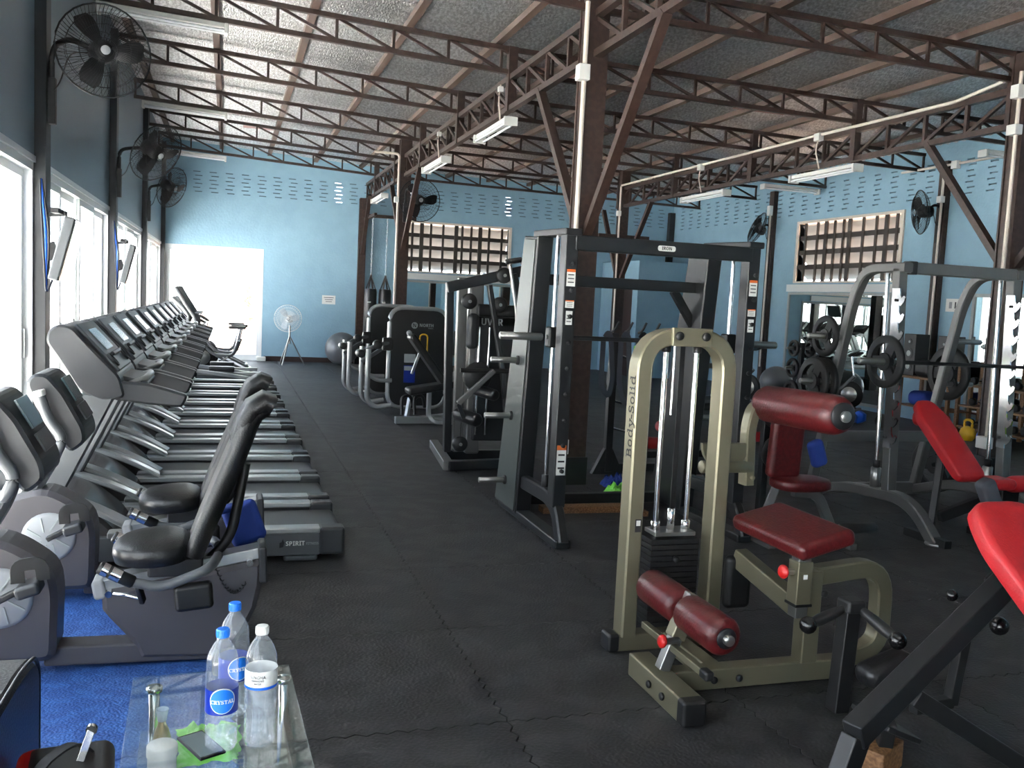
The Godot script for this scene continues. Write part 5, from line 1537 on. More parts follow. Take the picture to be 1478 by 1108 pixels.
# grip plate: rim, hub and three spokes, axis along x
func weight_plate(label: String, at: Vector3, r: float, th: float, group: String, B := Basis()) -> void:
	var o := thing("weight_plate", label, "weight plate", at, 0, group)
	var X := Transform3D(B * Basis(Vector3.BACK, PI / 2), Vector3.ZERO)
	part("rim", MB.new().lathe([Vector2(r * 0.72, -th / 2), Vector2(r * 0.95, -th / 2), Vector2(r, -th * 0.3), Vector2(r, th * 0.3), Vector2(r * 0.95, th / 2), Vector2(r * 0.72, th / 2), Vector2(r * 0.70, 0), Vector2(r * 0.72, -th / 2)], X, 26), M.iron, o)
	part("hub", MB.new().lathe([Vector2(0.026, -th / 2), Vector2(r * 0.34, -th / 2), Vector2(r * 0.36, 0), Vector2(r * 0.34, th / 2), Vector2(0.026, th / 2), Vector2(0.026, -th / 2)], X, 20), M.iron, o)
	for k in 3:
		var a := TAU * k / 3 + 0.5
		var d := B * Vector3(0, cos(a), sin(a))
		part("spoke", MB.new().bar(d * r * 0.3, d * r * 0.75, r * 0.42, th * 0.5, B * Vector3.RIGHT), M.iron, o)

func build_smith() -> void:
	var o := thing("smith_machine", "tall black smith machine with a white name badge on its top bar", "gym machine", W(2.12, 0, 6.1))
	# local: x 0 is the left frame, x 1.35 the right one; z = 6.1 - d
	for k in 2:
		var x := 0.0 if k == 0 else 1.35
		var s := -1.0 if k == 0 else 1.0
		var side := part("leaning_beam", MB.new().ext([Vector2(-0.78, 0.03), Vector2(-0.24, 0.03), Vector2(-0.04, 2.06), Vector2(-0.34, 2.08)], -0.06, 0.06, Transform3D(Basis(Vector3(0, 0, 1), Vector3.UP, Vector3(-1, 0, 0)), Vector3(x, 0, 0)), 0.008), M.smith_black, o)
		part("side_panel", MB.new().ext([Vector2(-0.76, 0.05), Vector2(-0.27, 0.05), Vector2(-0.07, 2.04), Vector2(-0.32, 2.06)], -0.004, 0.004, Transform3D(Basis(Vector3(0, 0, 1), Vector3.UP, Vector3(-1, 0, 0)), Vector3(x + s * 0.064, 0, 0)), 0.002), M.smith_panel, side)
		part("front_post", MB.new().cbar(Vector3(x, 0.25, 0.445), Vector3(x, 2.06, 0.445), 0.09, 0.11, 0.008, Vector3.BACK), M.smith_black, o)
		part("top_cap", MB.new().cbar(Vector3(x, 2.085, -0.14), Vector3(x, 2.065, 0.52), 0.12, 0.045, 0.01), M.smith_black, o)
		part("guide_rod", MB.new().cyl(Vector3(x, 0.3, 0.22), Vector3(x, 2.05, 0.22), 0.015, 12), M.chrome, o)
		part("rod_bushing", MB.new().cyl(Vector3(x, 0.32, 0.22), Vector3(x, 0.42, 0.22), 0.028, 12, 0.004), M.black, o)
		var br := [Vector3(x, 0.27, -0.45), Vector3(x, 0.29, 0.30), Vector3(x, 0.24, 0.48), Vector3(x, 0.03, 0.60)]
		part("lower_brace", MB.new().rect(rnd(br, 0.12), 0.10, 0.07, Vector3.RIGHT, 0.012), M.smith_black, o)
		part("base_rail", MB.new().cbar(Vector3(x, 0.03, -0.72), Vector3(x, 0.03, 0.62), 0.11, 0.06, 0.012), M.smith_black, o)
		for i in 9: part("stop_pin", MB.new().cyl(Vector3(x - s * 0.0, 0.5 + 0.17 * i, 0.51), Vector3(x, 0.5 + 0.17 * i, 0.535), 0.014, 8, 0.003), M.black, o)
		for q in [[1.17, -0.32], [0.745, -0.42], [0.24, -0.5]]:
			var hn := part("storage_horn", MB.new().cyl(Vector3(x + s * 0.05, q[0], q[1]), Vector3(x + s * 0.28, q[0], q[1]), 0.022, 14, 0.003), M.steel, o)
			part("horn_collar", MB.new().cyl(Vector3(x + s * 0.05, q[0], q[1]), Vector3(x + s * 0.085, q[0], q[1]), 0.035, 14, 0.003), M.black, hn)
		sticker(o, Vector3(x, 1.77, 0.502), 0.06, 0.11, M.orange)
		sticker(o, Vector3(x, 1.60, 0.502), 0.06, 0.05, M.orange)
		sticker(o, Vector3(x, 1.51, 0.502), 0.045, 0.09, M.paper)
	sticker(o, Vector3(0.0, 0.57, 0.502), 0.065, 0.2, M.orange)
	part("top_bar", MB.new().cbar(Vector3(0.02, 2.0, 0.47), Vector3(1.33, 2.0, 0.47), 0.07, 0.10, 0.008), M.smith_black, o)
	var bd := part("name_badge", MB.new().ext(rnd2([Vector2(-0.065, -0.018), Vector2(0.065, -0.018), Vector2(0.065, 0.018), Vector2(-0.065, 0.018)], 0.017, 4), 0, 0.003, Transform3D(Basis(), Vector3(0.67, 2.0, 0.505))), M.paper, o)
	words("IRON", 0.03, M.ink, bd, Transform3D(Basis(), Vector3(0.67, 2.0, 0.5095)), "Droid Sans", true)
	part("rear_bar", MB.new().cbar(Vector3(0.02, 1.77, -0.24), Vector3(1.33, 1.77, -0.24), 0.07, 0.08, 0.008), M.smith_black, o)
	part("gusset", MB.new().cbar(Vector3(1.12, 1.74, -0.24), Vector3(1.33, 1.46, -0.26), 0.05, 0.06, 0.006), M.smith_black, o)
	part("floor_bar", MB.new().cbar(Vector3(0.02, 0.06, -0.62), Vector3(1.33, 0.06, -0.62), 0.08, 0.08, 0.008), M.smith_black, o)
	# guided bar with sleeves
	var bar := part("lifting_bar", MB.new().cyl(Vector3(-0.05, 1.37, 0.22), Vector3(1.40, 1.37, 0.22), 0.016, 14), M.dark_steel, o)
	for s in [[-0.38, -0.08], [1.43, 1.75]]:
		part("sleeve", MB.new().cyl(Vector3(s[0], 1.37, 0.22), Vector3(s[1], 1.37, 0.22), 0.026, 16, 0.004), M.steel, bar)
	for x in [0.0, 1.35]: part("carriage", MB.new().rbox(Vector3(x, 1.37, 0.22), Vector3(0.09, 0.14, 0.09), 0.015), M.black, bar)
	# plank and towels on the floor behind it
	var w := thing("wooden_plank", "wooden plank lying on the floor under the smith machine", "plank", W(2.72, 0, 6.5), -0.02)
	part("board", MB.new().cbox(Vector3(0, 0.025, 0), Vector3(0.8, 0.05, 0.12), 0.004), M.wood, w)
	part("batten", MB.new().cbox(Vector3(0.36, 0.02, 0.13), Vector3(0.1, 0.04, 0.14), 0.004), M.wood, w)
	tag(part("green_towel", cloth_heap(0.28, 0.24, 0.12, 9), M.green_cloth, self), "bright green towel dropped on the floor at the central column", "towel").position = W(3.22, 0, 7.0)
	tag(part("blue_towel", cloth_heap(0.26, 0.22, 0.12, 12), M.blue_cloth, self), "dark blue towel on the floor beside the green towel", "towel").position = W(3.35, 0, 7.4)
	# rack with hanging bands behind the column
	var r := thing("band_rack", "black rack hung with resistance bands beyond the central column", "rack", W(3.5, 0, 8.0))
	part("upright", MB.new().cbar(Vector3(0, 0.02, 0), Vector3(0, 1.35, 0), 0.07, 0.07, 0.006), M.black, r)
	part("upright", MB.new().cbar(Vector3(0.42, 0.02, -0.1), Vector3(0.42, 1.35, -0.1), 0.07, 0.07, 0.006), M.black, r)
	part("base", MB.new().ext([Vector2(-0.16, 0), Vector2(0.16, 0), Vector2(0.04, 0.24), Vector2(-0.04, 0.24)], -0.03, 0.03), M.black, r)
	part("foot_rail", MB.new().cbar(Vector3(-0.1, 0.04, -0.1), Vector3(0.6, 0.04, -0.1), 0.08, 0.08, 0.01), M.black, r)
	for y in [0.40, 0.66, 1.1]: part("peg", MB.new().cyl(Vector3(0, y + 0.05, 0), Vector3(0.34, y - 0.03, 0.08), 0.012, 8), M.chrome, r)
	for k in 4: part("hook", MB.new().tube(rnd([Vector3(-0.05 + 0.14 * k, 1.36, 0.04), Vector3(-0.05 + 0.14 * k, 1.38, 0.12), Vector3(-0.02 + 0.14 * k, 1.46, 0.14)], 0.03), 0.012, 6), M.black, r)
	for k in 3:
		var bd2 := thing("resistance_band", ["dark grey resistance band hanging leftmost on the rack", "grey resistance band hanging in the middle of the rack", "black resistance band hanging nearest the gold framed machine"][k], "resistance band", W(3.38 + 0.18 * k, 1.36, 7.87), 0, "bands on the rack")
		part("loop", MB.new().rect(rnd([Vector3(-0.03, -0.05, 0), Vector3(0, 0.0, 0), Vector3(0.03, -0.05, 0), Vector3(0.07, -0.45 - 0.1 * k, 0), Vector3(0.03, -0.62 - 0.08 * k, 0.01), Vector3(-0.05, -0.5, 0.01), Vector3(-0.05, -0.06, 0.01)], 0.1), 0.05, 0.008, Vector3.BACK, 0.001), M.grey_cloth if k < 2 else M.black, bd2)
	tag(part("green_block", MB.new().rbox(Vector3.ZERO, Vector3(0.1, 0.15, 0.04), 0.015), M.green_cloth, self), "small green foam block hung at the gold frame", "foam block").position = W(3.76, 1.16, 8.0)
	tag(part("tan_strap", MB.new().rbox(Vector3.ZERO, Vector3(0.05, 0.36, 0.03), 0.012), M.orange_cloth, self), "tan leather strap hanging on the band rack", "strap").position = W(3.72, 0.58, 7.84)
	# leg curl bench with red rollers, seen through the gold frame
	var lb := thing("leg_curl_bench", "black leg curl bench with bright red foam rollers", "bench", W(4.32, 0, 8.35))
	roller(lb, "foam_roller", Vector3(-0.40, 0.27, 0.15), Vector3(-0.14, 0.25, 0.1), 0.06, M.bright_red)
	roller(lb, "foam_roller", Vector3(-0.16, 0.42, 0.05), Vector3(0.08, 0.40, 0.0), 0.055, M.bright_red)
	roller(lb, "foam_roller", Vector3(0.85, 0.32, 0.1), Vector3(1.15, 0.32, 0.1), 0.055, M.bright_red)
	part("lever", MB.new().cbar(Vector3(-0.15, 0.26, 0.1), Vector3(0.1, 0.6, 0.0), 0.05, 0.05, 0.008), M.black, lb)
	part("rail", MB.new().cbar(Vector3(-0.35, 0.12, 0), Vector3(0.9, 0.14, 0), 0.07, 0.07, 0.008), M.black, lb)
	pad(lb, "bench_pad", Vector3(0.15, 0.62, 0), Vector3(0.95, 0.66, 0), 0.3, 0.08, M.vinyl)
	for x in [0.1, 0.85]: part("leg", MB.new().cbar(Vector3(x, 0.02, 0), Vector3(x, 0.58, 0), 0.06, 0.06, 0.008), M.black, lb)

func build_back_trainer() -> void:
	# champagne frame: x 0 at the left foot, z = 3.33 - d
	var o := thing("back_trainer", "champagne framed back and abdominal machine with maroon pads and weight stack", "gym machine", W(1.75, 0, 3.33))
	var c: Material = M.champagne
	part("front_foot", MB.new().cbar(Vector3(0, 0.05, -0.2), Vector3(0, 0.05, 0.27), 0.1, 0.1, 0.008), c, o)
	part("foot_cap", MB.new().rbox(Vector3(0, 0.048, 0.285), Vector3(0.106, 0.106, 0.06), 0.015), M.black, o)
	part("main_beam", MB.new().cbar(Vector3(0.05, 0.05, -0.01), Vector3(0.95, 0.05, -0.01), 0.08, 0.09, 0.008), c, o)
	for x in [0.24, 0.36]: part("bolt", MB.new().cyl(Vector3(x, 0.05, 0.03), Vector3(x, 0.05, 0.045), 0.016, 10, 0.004), M.black, o)
	for z in [0.02, 0.14]: part("bolt", MB.new().cyl(Vector3(-0.05, 0.05, z), Vector3(-0.065, 0.05, z), 0.016, 10, 0.004), M.black, o)
	part("link_beam", MB.new().cbar(Vector3(0.28, 0.045, -0.04), Vector3(0.28, 0.045, -0.45), 0.08, 0.08, 0.008), c, o)
	# inverted U that carries the weight stack
	var U := rnd([Vector3(0.06, 0.07, -0.49), Vector3(0.06, 1.475, -0.49), Vector3(0.495, 1.475, -0.49), Vector3(0.495, 0.07, -0.49)], 0.17, 8)
	var uf := part("stack_frame", MB.new().rect(U, 0.075, 0.105, Vector3.BACK, 0.008), c, o)
	var tx := Transform3D(Basis(Vector3.UP, Vector3(0, 0, -1), Vector3(-1, 0, 0)), Vector3(0.0217, 1.10, -0.478))
	words("Body-Solid", 0.075, M.ink, uf, tx, "Droid Serif", false, true)
	part("frame_base", MB.new().cbar(Vector3(0.0, 0.04, -0.49), Vector3(0.56, 0.04, -0.49), 0.09, 0.08, 0.008), c, o)
	part("foot_cap", MB.new().rbox(Vector3(-0.01, 0.042, -0.49), Vector3(0.06, 0.086, 0.098), 0.015), M.black, o)
	part("foot_cap", MB.new().rbox(Vector3(0.57, 0.042, -0.49), Vector3(0.06, 0.086, 0.098), 0.015), M.black, o)
	var bp := part("top_bracket", MB.new().cbox(Vector3(0.28, 1.475, -0.43), Vector3(0.2, 0.085, 0.02), 0.004), c, o)
	for x in [0.21, 0.345]: part("bolt", MB.new().cyl(Vector3(x, 1.48, -0.425), Vector3(x, 1.48, -0.402), 0.02, 12, 0.005), M.black, bp)
	part("sticker", MB.new().box(Vector3(0.072, 0.60, -0.4365), Vector3(0.03, 0.06, 0.001)), M.ink, uf)
	part("sticker_print", MB.new().box(Vector3(0.072, 0.612, -0.4358), Vector3(0.02, 0.025, 0.001)), M.paper, uf)
	# weight stack
	for i in 16:
		part("stack_plate", MB.new().cbox(Vector3(0.28, 0.115 + 0.0265 * i, -0.52), Vector3(0.25, 0.024, 0.13), 0.003), M.iron, o)
	part("top_plate", MB.new().cbox(Vector3(0.28, 0.548, -0.52), Vector3(0.21, 0.02, 0.12), 0.003), M.steel, o)
	part("selector_pin", MB.new().cyl(Vector3(0.28, 0.43, -0.46), Vector3(0.28, 0.43, -0.43), 0.016, 10, 0.004), M.black, o)
	for x in [0.2, 0.36]:
		part("guide_rod", MB.new().cyl(Vector3(x, 0.1, -0.52), Vector3(x, 1.46, -0.52), 0.0125, 12), M.chrome, o)
		part("bushing", MB.new().cyl(Vector3(x, 0.555, -0.52), Vector3(x, 0.60, -0.52), 0.022, 12, 0.003), M.chrome, o)
		part("rod_stop", MB.new().cyl(Vector3(x, 1.40, -0.52), Vector3(x, 1.43, -0.52), 0.022, 12, 0.003), M.black, o)
	part("stem", MB.new().cyl(Vector3(0.28, 0.555, -0.52), Vector3(0.28, 0.66, -0.52), 0.018, 12, 0.004), M.chrome, o)
	part("belt", MB.new().box(Vector3(0.285, 1.05, -0.52), Vector3(0.025, 0.82, 0.004)), M.black, o)
	part("rear_rod", MB.new().cyl(Vector3(0.265, 1.1, -0.56), Vector3(0.265, 1.46, -0.56), 0.006, 8), M.chrome, o)
	# foot roller assembly
	part("roller_post", MB.new().cbar(Vector3(0.01, 0.1, 0.0), Vector3(0.13, 0.42, 0.0), 0.05, 0.05, 0.005), M.steel, o)
	part("post_sleeve", MB.new().cbar(Vector3(0.06, 0.235, 0.0), Vector3(0.115, 0.38, 0.0), 0.066, 0.066, 0.006), c, o)
	part("foot_bar", MB.new().cbar(Vector3(0.045, 0.20, -0.26), Vector3(0.045, 0.20, 0.30), 0.03, 0.03, 0.005), c, o)
	part("bar_tip", MB.new().rbox(Vector3(0.045, 0.20, 0.30), Vector3(0.04, 0.04, 0.06), 0.012), M.black, o)
	part("pin_knob", MB.new().cyl(Vector3(-0.01, 0.24, 0.05), Vector3(-0.035, 0.245, 0.05), 0.028, 14, 0.008), M.red_plastic, o)
	part("pin_shaft", MB.new().cyl(Vector3(0.06, 0.235, 0.03), Vector3(-0.01, 0.24, 0.05), 0.014, 10), M.steel, o)
	roller(o, "foam_roller", Vector3(0.10, 0.352, -0.34), Vector3(0.10, 0.352, -0.02), 0.078, M.red_vinyl)
	roller(o, "foam_roller", Vector3(0.10, 0.352, 0.02), Vector3(0.10, 0.352, 0.33), 0.078, M.red_vinyl)
	var ec := part("roller_washer", MB.new().cyl(Vector3(0.10, 0.352, 0.33), Vector3(0.10, 0.352, 0.342), 0.042, 18, 0.004), M.dark_steel, o)
	part("axle_tip", MB.new().cyl(Vector3(0.10, 0.352, 0.34), Vector3(0.10, 0.352, 0.365), 0.022, 14, 0.004), M.steel, ec)
	# seat, post and loop
	var sb := Basis(Vector3.BACK, deg_to_rad(14))
	part("seat", MB.new().rbox(Vector3(0.675, 0.645, -0.13), Vector3(0.28, 0.075, 0.56), 0.03, sb, 4), M.red_vinyl, o)
	part("seat_board", MB.new().cbox(Vector3(0.685, 0.605, -0.13), Vector3(0.22, 0.015, 0.48), 0.004, sb), M.black, o)
	part("seat_post", MB.new().cbar(Vector3(0.70, 0.09, 0.0), Vector3(0.70, 0.50, 0.0), 0.08, 0.08, 0.006), c, o)
	part("post_sleeve", MB.new().cbar(Vector3(0.635, 0.36, 0.02), Vector3(0.635, 0.55, 0.02), 0.075, 0.075, 0.006), c, o)
	part("inner_post", MB.new().cbar(Vector3(0.635, 0.30, 0.02), Vector3(0.635, 0.62, 0.02), 0.06, 0.06, 0.004), M.steel, o)
	part("collar", MB.new().cbox(Vector3(0.635, 0.358, 0.02), Vector3(0.084, 0.012, 0.084), 0.003), M.black, o)
	part("post_label", MB.new().box(Vector3(0.635, 0.485, 0.0585), Vector3(0.02, 0.02, 0.001)), M.paper, o)
	part("pin_shaft", MB.new().cyl(Vector3(0.60, 0.50, 0.02), Vector3(0.55, 0.505, 0.03), 0.014, 10), M.steel, o)
	part("pin_knob", MB.new().cyl(Vector3(0.55, 0.505, 0.03), Vector3(0.53, 0.507, 0.034), 0.03, 16, 0.008), M.red_plastic, o)
	var loop := rnd([Vector3(0.72, 0.47, -0.01), Vector3(1.13, 0.49, -0.06), Vector3(1.15, 0.10, -0.08), Vector3(0.95, 0.06, -0.06)], 0.17, 7)
	part("rear_loop", MB.new().rect(loop, 0.08, 0.075, Vector3.BACK, 0.008), c, o)
	part("bolt", MB.new().cyl(Vector3(0.75, 0.40, 0.03), Vector3(0.75, 0.40, 0.05), 0.016, 10, 0.004), M.black, o)
	part("swing_beam", MB.new().cbar(Vector3(0.66, 0.33, -0.02), Vector3(0.60, 0.44, -0.42), 0.07, 0.09, 0.008), c, o)
	var hb2 := part("side_handle", MB.new().cyl(Vector3(0.80, 0.60, -0.26), Vector3(1.06, 0.60, -0.27), 0.02, 12), M.silver, o)
	part("grip", MB.new().cyl(Vector3(1.04, 0.60, -0.27), Vector3(1.25, 0.60, -0.28), 0.026, 12, 0.006), M.black, hb2)
	part("black_pouch", MB.new().rbox(Vector3(0.60, 0.32, -0.42), Vector3(0.14, 0.26, 0.06), 0.03), M.black, o)
	# swing arm with back roller
	var cam := []
	cam.append_array(arc2(Vector2(0, 0), 0.135, 180, 360, 14))
	part("cam_plate", MB.new().ext(cam, -0.012, 0.012, Transform3D(Basis(), Vector3(0.63, 0.95, -0.66)), 0.003), c, o)
	part("pivot", MB.new().cyl(Vector3(0.50, 0.83, -0.66), Vector3(0.78, 0.83, -0.66), 0.032, 14, 0.004), c, o)
	var arm := rnd([Vector3(0.775, 0.735, -0.68), Vector3(0.765, 1.03, -0.68), Vector3(0.79, 1.13, -0.68), Vector3(0.87, 1.155, -0.68)], 0.09, 6)
	part("swing_arm", MB.new().rect(arm, 0.055, 0.075, Vector3.BACK, 0.008), c, o)
	part("bolt", MB.new().cyl(Vector3(0.785, 0.775, -0.652), Vector3(0.785, 0.775, -0.635), 0.014, 10, 0.003), c, o)
	roller(o, "back_roller", Vector3(0.86, 1.148, -0.71), Vector3(0.86, 1.165, -0.08), 0.092, M.red_vinyl)
	var wz := part("roller_washer", MB.new().cyl(Vector3(0.86, 1.164, -0.082), Vector3(0.86, 1.165, -0.066), 0.062, 22, 0.004), M.dark_steel, o)
	part("axle_tip", MB.new().cyl(Vector3(0.86, 1.164, -0.066), Vector3(0.86, 1.165, -0.045), 0.026, 14, 0.004), M.steel, wz)

func build_right_side() -> void:
	# silver rack with stepped hooks
	var o := thing("power_rack", "silver power rack with stepped chrome hook plates", "rack", W(4.9, 0, 5.8))
	for k in 2:
		var x := 0.0 if k == 0 else 1.1
		var curve := rnd([Vector3(x, 2.0, 0.03), Vector3(x, 2.0, -0.44), Vector3(x, 1.75, -0.58), Vector3(x, 0.12, -0.95)], 0.25, 8)
		part("rear_leg", MB.new().rect(curve, 0.075, 0.08, Vector3.RIGHT, 0.01), M.silver, o)
		part("post", MB.new().cbar(Vector3(x, 0.22, 0.02), Vector3(x, 2.0, -0.06), 0.08, 0.08, 0.008, Vector3.BACK), M.silver, o)
		part("guide_rod", MB.new().cyl(Vector3(x, 0.3, -0.14), Vector3(x, 1.97, -0.19), 0.016, 12), M.chrome, o)
		var bs := part("rod_bushing", MB.new().cyl(Vector3(x, 0.28, -0.14), Vector3(x, 0.44, -0.14), 0.04, 14, 0.006), M.steel, o)
		part("spring_collar", MB.new().cyl(Vector3(x, 0.44, -0.14), Vector3(x, 0.5, -0.14), 0.03, 14, 0.006), M.black, bs)
		var base := rnd([Vector3(x, 0.06, -1.0), Vector3(x, 0.22, -0.5), Vector3(x, 0.26, 0.16), Vector3(x, 0.20, 0.34), Vector3(x, 0.0, 0.56)], 0.2, 7)
		part("base_arch", MB.new().rect(base, 0.085, 0.09, Vector3.RIGHT, 0.01), M.silver, o)
		part("foot_pad", MB.new().cyl(Vector3(x, 0, 0.55), Vector3(x, 0.02, 0.55), 0.075, 18, 0.005), M.steel, o)
		# stepped hook plate
		var hp := [Vector2(-0.045, 0.62), Vector2(0.035, 0.62)]
		for i in 9:
			var y := 0.66 + 0.132 * i
			hp.append_array([Vector2(0.035, y), Vector2(0.05, y - 0.01), Vector2(0.085, y + 0.02), Vector2(0.10, y + 0.055), Vector2(0.082, y + 0.07), Vector2(0.06, y + 0.05), Vector2(0.042, y + 0.075)])
		hp.append_array([Vector2(0.035, 1.84), Vector2(-0.045, 1.84)])
		for i in hp.size(): hp[i] = Vector2(hp[i].x + (1.84 - hp[i].y) * 0.03, hp[i].y)
		part("hook_plate", MB.new().ext(hp, -0.005, 0.005, Transform3D(Basis(Vector3(0, 0, 1), Vector3.UP, Vector3(-1, 0, 0)), Vector3(x - 0.047, 0, -0.02)), 0.0), M.chrome, o)
		for y in [1.75, 0.7]: part("plate_bolt", MB.new().cyl(Vector3(x - 0.05, y, -0.01), Vector3(x - 0.065, y, -0.01), 0.012, 8), M.black, o)
	part("top_bar", MB.new().cbar(Vector3(0.05, 2.0, -0.03), Vector3(1.06, 2.0, -0.03), 0.08, 0.09, 0.008), M.silver, o)
	part("bar_sleeve", MB.new().cbar(Vector3(0.03, 2.0, -0.03), Vector3(0.10, 2.0, -0.03), 0.09, 0.10, 0.008), M.black, o)
	part("cross_beam", MB.new().cbar(Vector3(-0.0, 0.58, -0.84), Vector3(1.1, 0.58, -0.84), 0.06, 0.09, 0.008), M.silver, o)
	part("floor_beam", MB.new().cbar(Vector3(0.0, 0.10, -0.95), Vector3(1.1, 0.10, -0.95), 0.07, 0.09, 0.008), M.silver, o)
	for q in [[1.44, -0.68], [1.06, -0.74]]:
		for s in [-1.0, 1.0]:
			var x := 0.0 if s < 0 else 1.1
			part("storage_horn", MB.new().cyl(Vector3(x + s * 0.02, q[0], q[1]), Vector3(x + s * 0.34, q[0], q[1]), 0.022, 12, 0.003), M.steel, o)
	var b := thing("barbell", "steel barbell resting across the hooks of the silver rack", "barbell", W(4.9, 1.285, 5.72))
	part("shaft", MB.new().cyl(Vector3(-0.1, 0, 0), Vector3(1.2, -0.01, 0), 0.015, 12), M.dark_steel, b)
	part("sleeve", MB.new().cyl(Vector3(-0.42, 0.002, 0), Vector3(-0.1, 0, 0), 0.025, 14, 0.004), M.steel, b)
	part("sleeve", MB.new().cyl(Vector3(1.2, -0.01, 0), Vector3(1.5, -0.012, 0), 0.025, 14, 0.004), M.steel, b)
	var g := "plates on the silver rack"
	weight_plate("black grip plate on the left end of the barbell", W(4.72, 1.285, 5.72), 0.2, 0.04, g)
	weight_plate("black grip plate on the upper left horn of the silver rack", W(4.73, 1.44, 6.48), 0.17, 0.035, g)
	weight_plate("outer black grip plate on the lower left horn of the silver rack", W(4.69, 1.06, 6.54), 0.2, 0.04, g)
	weight_plate("inner black grip plate on the lower left horn of the silver rack", W(4.78, 1.06, 6.54), 0.2, 0.04, g)
	weight_plate("large black plate on the upper right horn of the silver rack", W(6.13, 1.15, 6.6), 0.24, 0.05, g)
	weight_plate("large black plate leaning low at the right of the silver rack", W(6.22, 0.30, 6.75), 0.25, 0.05, g, Basis(Vector3.UP, 0.2))
	# red adjustable bench under the bar
	o = thing("incline_bench", "red padded incline bench inside the silver rack", "bench", W(5.35, 0, 5.25))
	var ip := rnd2([Vector2(-0.12, -0.37), Vector2(0.12, -0.37), Vector2(0.13, 0.2), Vector2(0.07, 0.37), Vector2(-0.07, 0.37), Vector2(-0.13, 0.2)], 0.05, 4)
	var im := MB.new()
	cushion(im, ip, Vector2.ZERO, [[-0.035, 0.95], [-0.025, 1.0], [0.02, 1.0], [0.034, 0.97], [0.042, 0.88], [0.044, 0.5], [0.044, 0.0]], Transform3D(Basis(Vector3(1, 0, 0), Vector3(0, 0.75, 0.66), Vector3(0, 0.66, -0.75)), Vector3(-0.28, 0.74, -0.18)))
	part("back_pad", im, M.bright_red, o)
	pad(o, "seat_pad", Vector3(-0.2, 0.48, 0.14), Vector3(0.0, 0.48, 0.14), 0.2, 0.08, M.bright_red)
	roller(o, "roll_pad", Vector3(-0.03, 0.475, 0.17), Vector3(0.62, 0.48, 0.14), 0.06, M.bright_red)
	part("frame", MB.new().cbar(Vector3(-0.35, 0.18, -0.1), Vector3(0.2, 0.40, 0.0), 0.06, 0.08, 0.008), M.black, o)
	part("prop", MB.new().cbar(Vector3(-0.42, 0.04, -0.1), Vector3(-0.28, 0.66, -0.2), 0.05, 0.06, 0.008), M.black, o)
	part("column", MB.new().cbar(Vector3(0.12, 0.03, 0), Vector3(0.12, 0.44, 0), 0.14, 0.16, 0.01), M.black, o)
	part("foot", MB.new().cbar(Vector3(0.12, 0.03, -0.28), Vector3(0.12, 0.03, 0.28), 0.07, 0.06, 0.008), M.black, o)
	part("foot", MB.new().cbar(Vector3(-0.45, 0.03, -0.3), Vector3(-0.45, 0.03, 0.12), 0.07, 0.06, 0.008), M.black, o)
	part("strap_pad", MB.new().rbox(Vector3(-0.22, 0.42, 0.2), Vector3(0.12, 0.22, 0.12), 0.04, Basis(Vector3.BACK, 0.5)), M.grey_cloth, o)
	tag(part("lime_towel", MB.new().rbox(Vector3.ZERO, Vector3(0.1, 0.26, 0.08), 0.035), M.lime, self), "lime towel hanging at the right edge of the picture", "towel").position = W(6.12, 0.80, 5.58)
	# dark red utility bench behind the trainer seat
	o = thing("utility_bench", "dark red upright utility bench on silver legs", "bench", W(3.78, 0, 5.4))
	part("back_pad", MB.new().rbox(Vector3(-0.06, 0.72, -0.04), Vector3(0.25, 0.50, 0.09), 0.035, Basis(Vector3.RIGHT, 0.08), 4), M.red_vinyl, o)
	var so := []
	for i in 20:
		var a := TAU * i / 20
		so.append(Vector2(0.05 + 0.21 * signf(cos(a)) * pow(absf(cos(a)), 0.7), 0.15 * signf(sin(a)) * pow(absf(sin(a)), 0.7)))
	var st := MB.new()
	cushion(st, so, Vector2(0.05, 0), [[0.40, 0.9], [0.415, 1.0], [0.455, 1.0], [0.472, 0.94], [0.478, 0.6], [0.48, 0.0]])
	part("seat", st, M.red_vinyl, o)
	part("leg", MB.new().rect(rnd([Vector3(0.0, 0.38, 0), Vector3(0.2, 0.36, 0), Vector3(0.38, 0.02, 0.0)], 0.08), 0.07, 0.05, Vector3.BACK, 0.008), M.silver, o)
	part("leg", MB.new().cbar(Vector3(-0.1, 0.42, -0.05), Vector3(-0.2, 0.02, -0.12), 0.06, 0.06, 0.008), M.silver, o)
	part("foot", MB.new().cbar(Vector3(0.38, 0.025, -0.2), Vector3(0.38, 0.025, 0.2), 0.06, 0.05, 0.01), M.silver, o)
	part("foot", MB.new().cbar(Vector3(-0.2, 0.025, -0.3), Vector3(-0.2, 0.025, 0.1), 0.06, 0.05, 0.01), M.silver, o)
	weight_plate("black plate behind the dark red utility bench", W(3.95, 0.86, 5.9), 0.12, 0.03, "plates behind the utility bench", Basis(Vector3.UP, 1.2))
	weight_plate("lower black plate behind the dark red utility bench", W(4.02, 0.55, 5.95), 0.14, 0.03, "plates behind the utility bench", Basis(Vector3.UP, 1.2))
	var ps := thing("plate_stand", "slim dark stand carrying plates behind the utility bench", "stand", W(3.98, 0, 6.1))
	part("pole", MB.new().cbar(Vector3(0, 0.03, 0), Vector3(0, 1.0, 0), 0.06, 0.06, 0.008), M.dark_steel, ps)
	part("foot", MB.new().cbar(Vector3(-0.25, 0.03, 0), Vector3(0.25, 0.03, 0), 0.07, 0.06, 0.008), M.dark_steel, ps)
	for y in [0.86, 0.55]: part("peg", MB.new().cyl(Vector3(0, y, 0.0), Vector3(-0.02, y, 0.25), 0.02, 10), M.steel, ps)
